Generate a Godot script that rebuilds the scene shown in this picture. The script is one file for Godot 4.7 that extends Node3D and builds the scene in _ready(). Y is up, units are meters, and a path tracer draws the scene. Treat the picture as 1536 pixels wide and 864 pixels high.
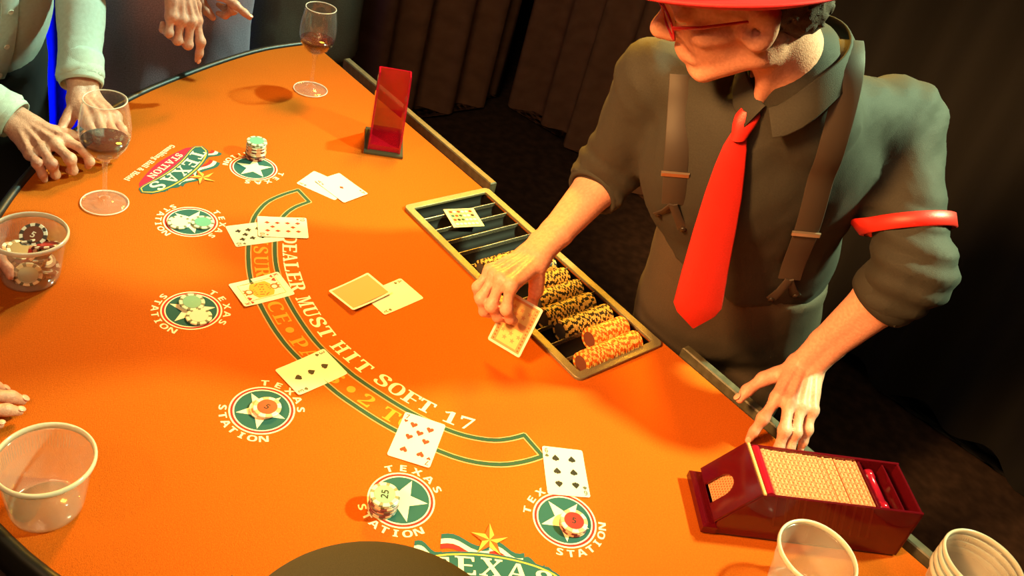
extends Node3D

const TY := 0.80                      # height of the felt above the floor
var rng := RandomNumberGenerator.new()
var M := {}                           # materials
var used := {}

func V(x: float, y: float, z: float) -> Vector3:   # y counted from the felt
	return Vector3(x, TY + y, z)

func lin(r: float, g: float, b: float) -> Color:
	return Color(r / 255.0, g / 255.0, b / 255.0).srgb_to_linear()

# ------------------------------------------------------------------ shapes
class Geo:
	var v := PackedVector3Array()
	var s := PackedInt32Array()
	var c := PackedColorArray()
	var col := Color.WHITE
	func tri(a: Vector3, b: Vector3, d: Vector3, sm := 1) -> void:   # counter-clockwise seen from outside
		v.append(a); v.append(b); v.append(d)
		s.append(sm)
		c.append(col); c.append(col); c.append(col)
	func quad(a: Vector3, b: Vector3, d: Vector3, e: Vector3, sm := 1) -> void:
		tri(a, b, d, sm); tri(a, d, e, sm)
	func loft(rings: Array, closed := true, cap0 := true, cap1 := true, sm := 1, flat_caps := true) -> void:
		var first := v.size()
		var n: int = rings[0].size()
		var m := n if closed else n - 1
		for i in rings.size() - 1:
			var p: PackedVector3Array = rings[i]
			var q: PackedVector3Array = rings[i + 1]
			for j in m:
				var k := (j + 1) % n
				quad(p[j], p[k], q[k], q[j], sm)
		if closed:
			for e in [[0, cap0], [rings.size() - 1, cap1]]:
				if not e[1]:
					continue
				var r: PackedVector3Array = rings[e[0]]
				var mid := Vector3.ZERO
				for p in r:
					mid += p
				mid /= n
				for j in n:
					var k := (j + 1) % n
					if e[0] == 0:
						tri(mid, r[k], r[j], 2 if flat_caps else sm)
					else:
						tri(mid, r[j], r[k], 3 if flat_caps else sm)
		orient(first)
	func orient(first: int) -> void:
		var mid := Vector3.ZERO
		for i in range(first, v.size()):
			mid += v[i]
		mid /= maxi(1, v.size() - first)
		var vol := 0.0
		for i in range(first, v.size(), 3):
			vol += (v[i] - mid).dot((v[i + 1] - mid).cross(v[i + 2] - mid))
		if vol < 0.0:
			for i in range(first, v.size(), 3):
				var t := v[i + 1]
				v[i + 1] = v[i + 2]
				v[i + 2] = t
				var cc := c[i + 1]
				c[i + 1] = c[i + 2]
				c[i + 2] = cc
	func lathe(profile: Array, seg := 40, xf := Transform3D(), sm := 1) -> void:   # closed outline of (radius, height)
		var first := v.size()
		var n := profile.size()
		for i in n - 1:
			var a: Vector2 = profile[i]
			var b: Vector2 = profile[i + 1]
			for j in seg:
				var t0 := TAU * j / seg
				var t1 := TAU * (j + 1) / seg
				var d0 := Vector3(cos(t0), 0, sin(t0))
				var d1 := Vector3(cos(t1), 0, sin(t1))
				var p := [d0 * a.x, d1 * a.x, d1 * b.x, d0 * b.x]
				var h := [a.y, a.y, b.y, b.y]
				for k in 4:
					p[k] = xf * (p[k] + Vector3(0, h[k], 0))
				if a.x > 1e-6:
					tri(p[0], p[1], p[2], sm)
				if b.x > 1e-6:
					tri(p[0], p[2], p[3], sm)
		orient(first)
	# poly in the xz plane (a Vector2 is x, z), raised from y0 to y1, with small bevels
	func prism(poly: PackedVector2Array, y0: float, y1: float, xf := Transform3D(), bev := 0.0, sm := -1) -> void:
		var first := v.size()
		var n := poly.size()
		var area := 0.0
		for i in n:
			var a := poly[i]
			var b := poly[(i + 1) % n]
			area += a.x * b.y - b.x * a.y
		var sg := 1.0 if area > 0.0 else -1.0
		var rows := [[y0, 0.0], [y1, 0.0]]
		if bev > 0.0:
			rows = [[y0, bev], [y0 + bev, 0.0], [y1 - bev, 0.0], [y1, bev]]
		var rings := []
		for r in rows:
			var ring := PackedVector3Array()
			for i in n:
				var e0 := (poly[i] - poly[(i + n - 1) % n]).normalized()
				var e1 := (poly[(i + 1) % n] - poly[i]).normalized()
				var n0 := Vector2(-e0.y, e0.x) * sg
				var n1 := Vector2(-e1.y, e1.x) * sg
				var w := (n0 + n1)
				w = w / maxf(0.35, w.length_squared()) * 2.0
				var q: Vector2 = poly[i] + w * r[1]
				ring.append(xf * Vector3(q.x, r[0], q.y))
			rings.append(ring)
		for i in rings.size() - 1:
			for j in n:
				var k := (j + 1) % n
				quad(rings[i][j], rings[i][k], rings[i + 1][k], rings[i + 1][j], sm)
		var ids := Geometry2D.triangulate_polygon(poly)
		for t in range(0, ids.size(), 3):
			var a2 := poly[ids[t]]
			var b2 := poly[ids[t + 1]]
			var d2 := poly[ids[t + 2]]
			var ccw := ((b2 - a2).cross(d2 - a2) > 0.0) == (sg > 0.0)
			var o := [ids[t], ids[t + 1], ids[t + 2]] if ccw else [ids[t], ids[t + 2], ids[t + 1]]
			var top: PackedVector3Array = rings[-1]
			var low: PackedVector3Array = rings[0]
			tri(top[o[0]], top[o[1]], top[o[2]], 4)
			tri(low[o[0]], low[o[2]], low[o[1]], 5)
		orient(first)
	func flat(poly: PackedVector2Array, y: float, xf := Transform3D()) -> void:   # print: a flat face turned up
		var ids := Geometry2D.triangulate_polygon(poly)
		for t in range(0, ids.size(), 3):
			var a := poly[ids[t]]
			var b := poly[ids[t + 1]]
			var d := poly[ids[t + 2]]
			if (b - a).cross(d - a) > 0.0:
				var q := b
				b = d
				d = q
			tri(xf * Vector3(a.x, y, a.y), xf * Vector3(b.x, y, b.y), xf * Vector3(d.x, y, d.y), 6)
	func box(size: Vector3, xf := Transform3D(), bev := 0.0) -> void:    # base at y = 0
		var hx := size.x / 2
		var hz := size.z / 2
		prism(PackedVector2Array([Vector2(-hx, -hz), Vector2(hx, -hz), Vector2(hx, hz), Vector2(-hx, hz)]), 0, size.y, xf, bev)
	func tube(path: Array, radii: Array, seg := 10, closed := false) -> void:
		var rings := []
		var n := path.size()
		var up := Vector3(0.13, 0.97, 0.21)
		for i in n:
			var a: Vector3 = path[(i - 1 + n) % n] if closed or i > 0 else path[0]
			var b: Vector3 = path[(i + 1) % n] if closed or i < n - 1 else path[n - 1]
			var d := (b - a).normalized()
			var x := up.cross(d).normalized()
			if x.length() < 0.5:
				x = Vector3(1, 0, 0).cross(d).normalized()
			var y := d.cross(x)
			var ring := PackedVector3Array()
			var r: float = radii[mini(i, radii.size() - 1)]
			for j in seg:
				var t := TAU * j / seg
				ring.append(path[i] + x * cos(t) * r + y * sin(t) * r)
			rings.append(ring)
		if closed:
			rings.append(rings[0])
		loft(rings, true, not closed, not closed)
	# a ribbon with thickness along a path; across = direction of its width at each point
	func ribbon(path: Array, across: Array, widths: Array, thick: float) -> void:
		var rings := []
		for i in path.size():
			var a: Vector3 = path[maxi(0, i - 1)]
			var b: Vector3 = path[mini(path.size() - 1, i + 1)]
			var d := (b - a).normalized()
			var x: Vector3 = across[mini(i, across.size() - 1)]
			x = (x - d * x.dot(d)).normalized()
			var nn := d.cross(x) * thick / 2
			var w: float = widths[mini(i, widths.size() - 1)] / 2
			var p: Vector3 = path[i]
			var e := thick * 0.4
			rings.append(PackedVector3Array([p - x * w + nn * 0.4, p - x * (w - e) + nn, p + x * (w - e) + nn, p + x * w + nn * 0.4, p + x * w - nn * 0.4, p + x * (w - e) - nn, p - x * (w - e) - nn, p - x * w - nn * 0.4]))
		loft(rings, true, true, true)
	func build() -> ArrayMesh:
		var st := SurfaceTool.new()
		st.begin(Mesh.PRIMITIVE_TRIANGLES)
		for i in s.size():
			st.set_smooth_group(s[i] if s[i] >= 0 else 0xFFFFFFFF)
			for k in [0, 2, 1]:
				st.set_color(c[i * 3 + k])
				st.add_vertex(v[i * 3 + k])
		st.generate_normals()
		return st.commit()

# folds of cloth: noise stretched along one direction, plus ripples round given centres [point, direction, wavelength, height, reach]
class Wob:
	var amp := 0.003
	var noise := FastNoiseLite.new()
	var squash := Vector3.ONE
	var ripples := []
	func at(p: Vector3) -> float:
		var d := amp * noise.get_noise_3dv(p * squash)
		for r in ripples:
			var q: Vector3 = p - r[0]
			var w: float = 1.0 - q.length() / r[4]
			if w > 0.0:
				d += r[3] * w * sin(q.dot(r[1]) / r[2] * TAU + 2.0 * noise.get_noise_3dv(p * 0.6))
		return d

# ------------------------------------------------------------------ a distance field turned into one smooth skin
class Field:
	var o: Vector3
	var c: float
	var n: Vector3i
	var k: float
	var base := PackedFloat32Array()     # shared part (palm, trunk)
	var best := PackedFloat32Array()     # largest of the separate groups
	var cur := PackedFloat32Array()
	var grouped := false
	var carve := PackedFloat32Array()
	var lift := PackedFloat32Array()
	func _init(lo: Vector3, hi: Vector3, cell: float, blend: float) -> void:
		o = lo
		c = cell
		k = blend
		n = Vector3i(((hi - lo) / cell).ceil()) + Vector3i.ONE
		base.resize(n.x * n.y * n.z)
		best.resize(base.size())
	func begin() -> void:
		grouped = true
		cur = PackedFloat32Array()
		cur.resize(base.size())
	func end() -> void:
		grouped = false
		for i in best.size():
			if cur[i] > best[i]:
				best[i] = cur[i]
	func span(lo: Vector3, hi: Vector3) -> Array:
		var a := Vector3i(((lo - o) / c).floor()).clamp(Vector3i.ZERO, n - Vector3i.ONE)
		var b := Vector3i(((hi - o) / c).ceil()).clamp(Vector3i.ZERO, n - Vector3i.ONE)
		return [a, b]
	func cap(a: Vector3, b: Vector3, ra: float, rb: float) -> void:
		var m := maxf(ra, rb) + k * 4.0 + c * 1.5
		var mm := Vector3(m, m, m)
		var sp := span(a.min(b) - mm, a.max(b) + mm)
		var lo: Vector3i = sp[0]
		var hi: Vector3i = sp[1]
		var ba := b - a
		var bb := maxf(ba.length_squared(), 1e-9)
		var dr := rb - ra
		var ik := 1.0 / k
		for z in range(lo.z, hi.z + 1):
			for y in range(lo.y, hi.y + 1):
				var at := (z * n.y + y) * n.x
				for x in range(lo.x, hi.x + 1):
					var pa := o + Vector3(x, y, z) * c - a
					var h := clampf(pa.dot(ba) / bb, 0.0, 1.0)
					var d := (pa - ba * h).length() - ra - dr * h
					if d < m:
						var e := exp(clampf(-d * ik, -30.0, 30.0))
						if grouped:
							cur[at + x] += e
						else:
							base[at + x] += e
	func ell(mid: Vector3, ax: Basis, r: Vector3) -> void:
		var big := maxf(r.x, maxf(r.y, r.z)) + k * 4.0 + c * 1.5
		var mm := Vector3(big, big, big)
		var sp := span(mid - mm, mid + mm)
		var lo: Vector3i = sp[0]
		var hi: Vector3i = sp[1]
		var inv := ax.transposed()
		var ir := Vector3.ONE / r
		var ik := 1.0 / k
		for z in range(lo.z, hi.z + 1):
			for y in range(lo.y, hi.y + 1):
				var at := (z * n.y + y) * n.x
				for x in range(lo.x, hi.x + 1):
					var q := inv * (o + Vector3(x, y, z) * c - mid) * ir
					var k0 := q.length()
					var k1 := (q * ir).length()
					var d := k0 * (k0 - 1.0) / maxf(k1, 1e-6)
					var e := exp(clampf(-d * ik, -30.0, 30.0))
					if grouped:
						cur[at + x] += e
					else:
						base[at + x] += e
	func need_carve() -> void:
		if carve.is_empty():
			carve.resize(base.size())
			carve.fill(-1e3)
	func hollow(mid: Vector3, r: float) -> void:
		need_carve()
		var mm := Vector3.ONE * (r + c * 2.5)
		var sp := span(mid - mm, mid + mm)
		for z in range(sp[0].z, sp[1].z + 1):
			for y in range(sp[0].y, sp[1].y + 1):
				for x in range(sp[0].x, sp[1].x + 1):
					var i: int = (z * n.y + y) * n.x + x
					carve[i] = maxf(carve[i], r - (o + Vector3(x, y, z) * c - mid).length())
	func cut(p: Vector3, nn: Vector3, r: float) -> void:      # takes away what lies on the side nn points to, within r of p
		need_carve()
		var mm := Vector3.ONE * r
		var sp := span(p - mm, p + mm)
		for z in range(sp[0].z, sp[1].z + 1):
			for y in range(sp[0].y, sp[1].y + 1):
				for x in range(sp[0].x, sp[1].x + 1):
					var i: int = (z * n.y + y) * n.x + x
					var q := o + Vector3(x, y, z) * c - p
					if q.length() < r:
						carve[i] = maxf(carve[i], q.dot(nn))
	func value(i: int) -> float:
		var e := base[i] + best[i]
		var d := -k * log(e) if e > 1e-13 else k * 30.0
		if not carve.is_empty():
			d = maxf(d, carve[i])
		return d
	func sample(p: Vector3) -> float:
		var q := (p - o) / c
		var a := Vector3i(q.floor()).clamp(Vector3i.ZERO, n - Vector3i(2, 2, 2))
		var f := q - Vector3(a)
		var d := 0.0
		for t in 8:
			var b := Vector3i(t & 1, (t >> 1) & 1, t >> 2)
			var w := (f.x if b.x else 1.0 - f.x) * (f.y if b.y else 1.0 - f.y) * (f.z if b.z else 1.0 - f.z)
			d += w * value(((a.z + b.z) * n.y + a.y + b.y) * n.x + a.x + b.x)
		return d
	func drop(p: Vector3, dir: Vector3, gap := 0.0, far := 0.5) -> Vector3:   # first point of the skin along dir
		var t := 0.0
		while t < far:
			var d := sample(p + dir * t) - gap
			if d < 0.0005:
				break
			t += maxf(d * 0.6, 0.0008)
		return p + dir * minf(t, far)
	# appends the skin to the arrays [vertices, normals, indices]; wob(p) moves the skin out or in
	func skin(out: Array, wob: Wob = null) -> void:
		var total := base.size()
		var d := PackedFloat32Array()
		d.resize(total)
		var sg := PackedByteArray()
		sg.resize(total)
		for i in total:
			var e := base[i] + best[i]
			var q := k * 30.0
			if e > 1e-13:
				q = -k * log(e)
			d[i] = q
		if wob:
			for z in n.z:
				for y in n.y:
					for x in n.x:
						var i := (z * n.y + y) * n.x + x
						if absf(d[i]) < c * 3.0:
							d[i] += wob.at(o + Vector3(x, y, z) * c)
		if not carve.is_empty():
			for i in total:
				if carve[i] > d[i]:
					d[i] = carve[i]
		for i in total:
			if d[i] < 0.0:
				sg[i] = 1
		var sy := n.x
		var sz := n.x * n.y
		var id := PackedInt32Array()
		id.resize(total)
		id.fill(-1)
		var vs: PackedVector3Array = out[0]
		var ns: PackedVector3Array = out[1]
		var ix: PackedInt32Array = out[2]
		var v0 := vs.size()
		var eds := [[0, 1], [2, 3], [4, 5], [6, 7], [0, 2], [1, 3], [4, 6], [5, 7], [0, 4], [1, 5], [2, 6], [3, 7]]
		var cor := [Vector3(0, 0, 0), Vector3(1, 0, 0), Vector3(0, 1, 0), Vector3(1, 1, 0), Vector3(0, 0, 1), Vector3(1, 0, 1), Vector3(0, 1, 1), Vector3(1, 1, 1)]
		var dd := PackedFloat32Array()
		dd.resize(8)
		for z in n.z - 1:
			for y in n.y - 1:
				var at := z * sz + y * sy
				for x in n.x - 1:
					var i := at + x
					var t := sg[i] + sg[i + 1] + sg[i + sy] + sg[i + sy + 1] + sg[i + sz] + sg[i + sz + 1] + sg[i + sz + sy] + sg[i + sz + sy + 1]
					if t == 0 or t == 8:
						continue
					dd[0] = d[i]; dd[1] = d[i + 1]; dd[2] = d[i + sy]; dd[3] = d[i + sy + 1]
					dd[4] = d[i + sz]; dd[5] = d[i + sz + 1]; dd[6] = d[i + sz + sy]; dd[7] = d[i + sz + sy + 1]
					var sum := Vector3.ZERO
					var cnt := 0
					for e in eds:
						var a: float = dd[e[0]]
						var b: float = dd[e[1]]
						if (a < 0.0) != (b < 0.0):
							var w := a / (a - b)
							sum += cor[e[0]].lerp(cor[e[1]], w)
							cnt += 1
					id[i] = vs.size()
					vs.append(o + (Vector3(x, y, z) + sum / cnt) * c)
					ns.append(Vector3.ZERO)
		for z in range(1, n.z - 1):
			for y in range(1, n.y - 1):
				var at := z * sz + y * sy
				for x in range(1, n.x - 1):
					var i := at + x
					var a := sg[i]
					if sg[i + 1] != a:
						face(ix, id[i - sy - sz], id[i - sz], id[i], id[i - sy], a == 1)
					if sg[i + sy] != a:
						face(ix, id[i - 1 - sz], id[i - 1], id[i], id[i - sz], a == 1)
					if sg[i + sz] != a:
						face(ix, id[i - 1 - sy], id[i - sy], id[i], id[i - 1], a == 1)
		var i0: int = out[3]
		for t in range(i0, ix.size(), 3):
			var q := (vs[ix[t + 2]] - vs[ix[t]]).cross(vs[ix[t + 1]] - vs[ix[t]])
			ns[ix[t]] += q
			ns[ix[t + 1]] += q
			ns[ix[t + 2]] += q
		for j in range(v0, vs.size()):
			ns[j] = ns[j].normalized()
		out[0] = vs
		out[1] = ns
		out[2] = ix
		out[3] = ix.size()
	func face(ix: PackedInt32Array, a: int, b: int, d: int, e: int, fwd: bool) -> void:
		if a < 0 or b < 0 or d < 0 or e < 0:
			return
		if fwd:                           # clockwise seen from outside
			ix.append_array(PackedInt32Array([a, d, b, a, e, d]))
		else:
			ix.append_array(PackedInt32Array([a, b, d, a, d, e]))

func skin_arrays() -> Array:
	return [PackedVector3Array(), PackedVector3Array(), PackedInt32Array(), 0]

func skin_mesh(out: Array) -> ArrayMesh:
	var a := []
	a.resize(Mesh.ARRAY_MAX)
	a[Mesh.ARRAY_VERTEX] = out[0]
	a[Mesh.ARRAY_NORMAL] = out[1]
	a[Mesh.ARRAY_INDEX] = out[2]
	var m := ArrayMesh.new()
	m.add_surface_from_arrays(Mesh.PRIMITIVE_TRIANGLES, a)
	return m

# ------------------------------------------------------------------ naming
func numbered(called: String) -> String:
	var k: int = used.get(called, 0)
	used[called] = k + 1
	return called if k == 0 else "%s_%03d" % [called, k]

func tag(o: Node3D, label: String, category: String, group := "", kind := "") -> Node3D:
	o.set_meta("label", label)
	if category:
		o.set_meta("category", category)
	if group:
		o.set_meta("group", group)
	if kind:
		o.set_meta("kind", kind)
	return o

func thing(called: String, label: String, category: String, at := Vector3.ZERO, turn := 0.0, group := "") -> Node3D:
	var o := Node3D.new()
	o.name = numbered(called)
	add_child(o, true)
	o.position = at
	o.rotation.y = turn
	return tag(o, label, category, group)

func mesh_node(called: String, mesh: Mesh, m: Material, parent: Node3D = self) -> MeshInstance3D:
	var o := MeshInstance3D.new()
	if parent == self:
		o.name = numbered(called)
	else:
		var k := 0
		var nm := called
		while parent.has_node(NodePath(nm)):
			k += 1
			nm = "%s_%03d" % [called, k]
		o.name = nm
	o.mesh = mesh
	o.material_override = m
	o.cast_shadow = GeometryInstance3D.SHADOW_CASTING_SETTING_ON
	parent.add_child(o, true)
	return o

func geo(called: String, g: Geo, m: Material, parent: Node3D = self) -> MeshInstance3D:
	return mesh_node(called, g.build(), m, parent)

# ------------------------------------------------------------------ materials
func noise_tex(freq: float, lo: Color, hi: Color, size := 256, oct := 4, seed_ := 1) -> NoiseTexture2D:
	var f := FastNoiseLite.new()
	f.noise_type = FastNoiseLite.TYPE_SIMPLEX_SMOOTH
	f.frequency = freq
	f.fractal_octaves = oct
	f.seed = seed_
	var t := NoiseTexture2D.new()
	t.width = size
	t.height = size
	t.seamless = true
	t.noise = f
	var g := Gradient.new()
	g.set_color(0, lo)
	g.set_color(1, hi)
	t.color_ramp = g
	return t

func bump_tex(freq: float, strength: float, size := 256, seed_ := 2) -> NoiseTexture2D:
	var t := noise_tex(freq, Color.BLACK, Color.WHITE, size, 3, seed_)
	t.color_ramp = null
	t.as_normal_map = true
	t.bump_strength = strength
	return t

func mat(r: float, g: float, b: float, rough := 0.6, metal := 0.0) -> StandardMaterial3D:
	var m := StandardMaterial3D.new()
	m.albedo_color = Color(r / 255.0, g / 255.0, b / 255.0)
	m.roughness = rough
	m.metallic = metal
	return m

func grain(m: StandardMaterial3D, tex: Texture2D, scale: float, bump: Texture2D = null, depth := 0.5) -> StandardMaterial3D:
	m.uv1_triplanar = true
	m.uv1_scale = Vector3(scale, scale, scale)
	if tex:
		m.albedo_texture = tex
	if bump:
		m.normal_enabled = true
		m.normal_texture = bump
		m.normal_scale = depth
	return m

func clear(r: float, g: float, b: float, alpha: float, rough := 0.02) -> StandardMaterial3D:
	var m := mat(r, g, b, rough)
	m.albedo_color.a = alpha
	m.transparency = BaseMaterial3D.TRANSPARENCY_ALPHA
	return m

func tinted(m: StandardMaterial3D) -> StandardMaterial3D:    # takes its colour from the vertices
	m.vertex_color_use_as_albedo = true
	return m

# ------------------------------------------------------------------ curves and lettering
func smooth_line(pts: Array, step: float, closed := false) -> PackedVector2Array:
	var out := PackedVector2Array()
	var n := pts.size()
	for i in (n if closed else n - 1):
		var p0: Vector2 = pts[(i - 1 + n) % n] if closed or i > 0 else pts[0] * 2.0 - pts[1]
		var p1: Vector2 = pts[i]
		var p2: Vector2 = pts[(i + 1) % n]
		var p3: Vector2 = pts[(i + 2) % n] if closed or i < n - 2 else pts[n - 1] * 2.0 - pts[n - 2]
		var k := maxi(1, int(p1.distance_to(p2) / step))
		for j in k:
			out.append(p1.cubic_interpolate(p2, p0, p3, float(j) / k))
	if not closed:
		out.append(pts[n - 1])
	return out

func length_of(line: PackedVector2Array) -> float:
	var l := 0.0
	for i in line.size() - 1:
		l += line[i].distance_to(line[i + 1])
	return l

func at_length(line: PackedVector2Array, s: float) -> Array:     # [point, direction]
	for i in line.size() - 1:
		var d := line[i].distance_to(line[i + 1])
		if s <= d or i == line.size() - 2:
			return [line[i].lerp(line[i + 1], s / d), (line[i + 1] - line[i]).normalized()]
		s -= d
	return []

func band(line: PackedVector2Array, w: float, shift := 0.0) -> PackedVector2Array:
	var a := PackedVector2Array()
	var b := PackedVector2Array()
	for i in line.size():
		var d := (line[mini(i + 1, line.size() - 1)] - line[maxi(i - 1, 0)]).normalized()
		var nn := Vector2(d.y, -d.x)
		a.append(line[i] + nn * (shift + w / 2))
		b.append(line[i] + nn * (shift - w / 2))
	b.reverse()
	a.append_array(b)
	return a

var fonts := {}
func font(serif: bool, bold := true) -> Font:
	var key := [serif, bold]
	if not fonts.has(key):
		var f := SystemFont.new()
		f.font_names = PackedStringArray(["Droid Serif" if serif else "Droid Sans"])
		f.font_weight = 700 if bold else 400
		fonts[key] = f
	return fonts[key]

var glyphs := {}
func glyph(ch: String, serif: bool, bold := true) -> Array:     # [triangles, box] of a letter 1 unit tall in em
	var key := [ch, serif, bold]
	if not glyphs.has(key):
		var t := TextMesh.new()
		t.font = font(serif, bold)
		t.text = ch
		t.font_size = 64
		t.pixel_size = 1.0 / 64
		t.depth = 0.0
		t.curve_step = 4.0
		var arr := t.surface_get_arrays(0)
		var pv: PackedVector3Array = arr[Mesh.ARRAY_VERTEX]
		var ids: PackedInt32Array = arr[Mesh.ARRAY_INDEX] if arr[Mesh.ARRAY_INDEX] != null else PackedInt32Array(range(pv.size()))
		var tri := PackedVector2Array()
		for i in range(0, ids.size(), 3):
			var a := pv[ids[i]]
			var b := pv[ids[i + 1]]
			var c := pv[ids[i + 2]]
			if (b - a).cross(c - a).length() > 1e-9:
				tri.append(Vector2(a.x, a.y)); tri.append(Vector2(b.x, b.y)); tri.append(Vector2(c.x, c.y))
		var lo := Vector2(1e9, 1e9)
		var hi := -lo
		for p in tri:
			lo = lo.min(p)
			hi = hi.max(p)
		glyphs[key] = [tri, Rect2(lo, hi - lo)]
	return glyphs[key]

# one letter printed on a plane: centre c, reading direction x, upward direction y; its capitals are cap tall
func letter(g: Geo, ch: String, c: Vector3, x: Vector3, y: Vector3, cap: float, wide := 1.0, serif := false, most := 9.0, by_box := true) -> void:
	if ch == " ":
		return
	var a := glyph(ch, serif)
	var box: Rect2 = a[1]
	var mid := box.get_center()
	if not by_box:
		mid.y = glyph("H", serif)[1].get_center().y
	var k := cap / 0.714
	var kx := k * wide
	if box.size.x * kx > most:
		kx = most / box.size.x
	var nn := x.cross(y)
	var tri: PackedVector2Array = a[0]
	for i in range(0, tri.size(), 3):
		var p := []
		for j in 3:
			var q := tri[i + j] - mid
			p.append(c + x * q.x * kx + y * q.y * k)
		if (p[1] - p[0]).cross(p[2] - p[0]).dot(nn) < 0.0:
			g.tri(p[0], p[2], p[1], 6)
		else:
			g.tri(p[0], p[1], p[2], 6)

func words_on(g: Geo, line: PackedVector2Array, text: String, s: float, step: float, gap: float, cap: float, y: float, serif: bool, wide := 1.0) -> void:
	for ch in text:
		if ch == " ":
			s += step * gap
			continue
		var a := at_length(line, s)
		var p: Vector2 = a[0]
		var d: Vector2 = a[1]
		letter(g, ch, Vector3(p.x, y, p.y), Vector3(d.x, 0, d.y), Vector3(d.y, 0, -d.x), cap, wide, serif, step * 0.93)
		s += step

func words(g: Geo, text: String, c: Vector3, x: Vector3, y: Vector3, cap: float, wide := 1.0, serif := false, width := 0.0) -> void:    # a straight line of words, centred
	var total := 0.0
	var adv := []
	for ch in text:
		var w: float = 0.30 if ch == " " else glyph(ch, serif)[1].size.x + 0.07
		adv.append(w)
		total += w
	var k := cap / 0.714 * wide
	if width > 0.0:
		k = width / total
	var s := -total / 2 * k
	for i in text.length():
		letter(g, text[i], c + x * (s + adv[i] * k / 2), x, y, cap, k / (cap / 0.714), serif, 9.0, false)
		s += adv[i] * k

func disc(r: float, n := 48, c := Vector2.ZERO) -> PackedVector2Array:
	var p := PackedVector2Array()
	for i in n:
		p.append(c + Vector2(cos(TAU * i / n), sin(TAU * i / n)) * r)
	return p

func star(r: float, inner: float, turn := 0.0) -> PackedVector2Array:     # turn 0 points to -z
	var p := PackedVector2Array()
	for i in 10:
		var a := turn + TAU * i / 10
		p.append(Vector2(sin(a), -cos(a)) * (r if i % 2 == 0 else r * inner))
	return p

func ring_print(g: Geo, r0: float, r1: float, y: float, c: Vector2) -> void:
	for i in 64:
		var a := Vector2.from_angle(TAU * i / 64)
		var b := Vector2.from_angle(TAU * (i + 1) / 64)
		g.flat(PackedVector2Array([c + a * r0, c + a * r1, c + b * r1, c + b * r0]), y)

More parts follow.
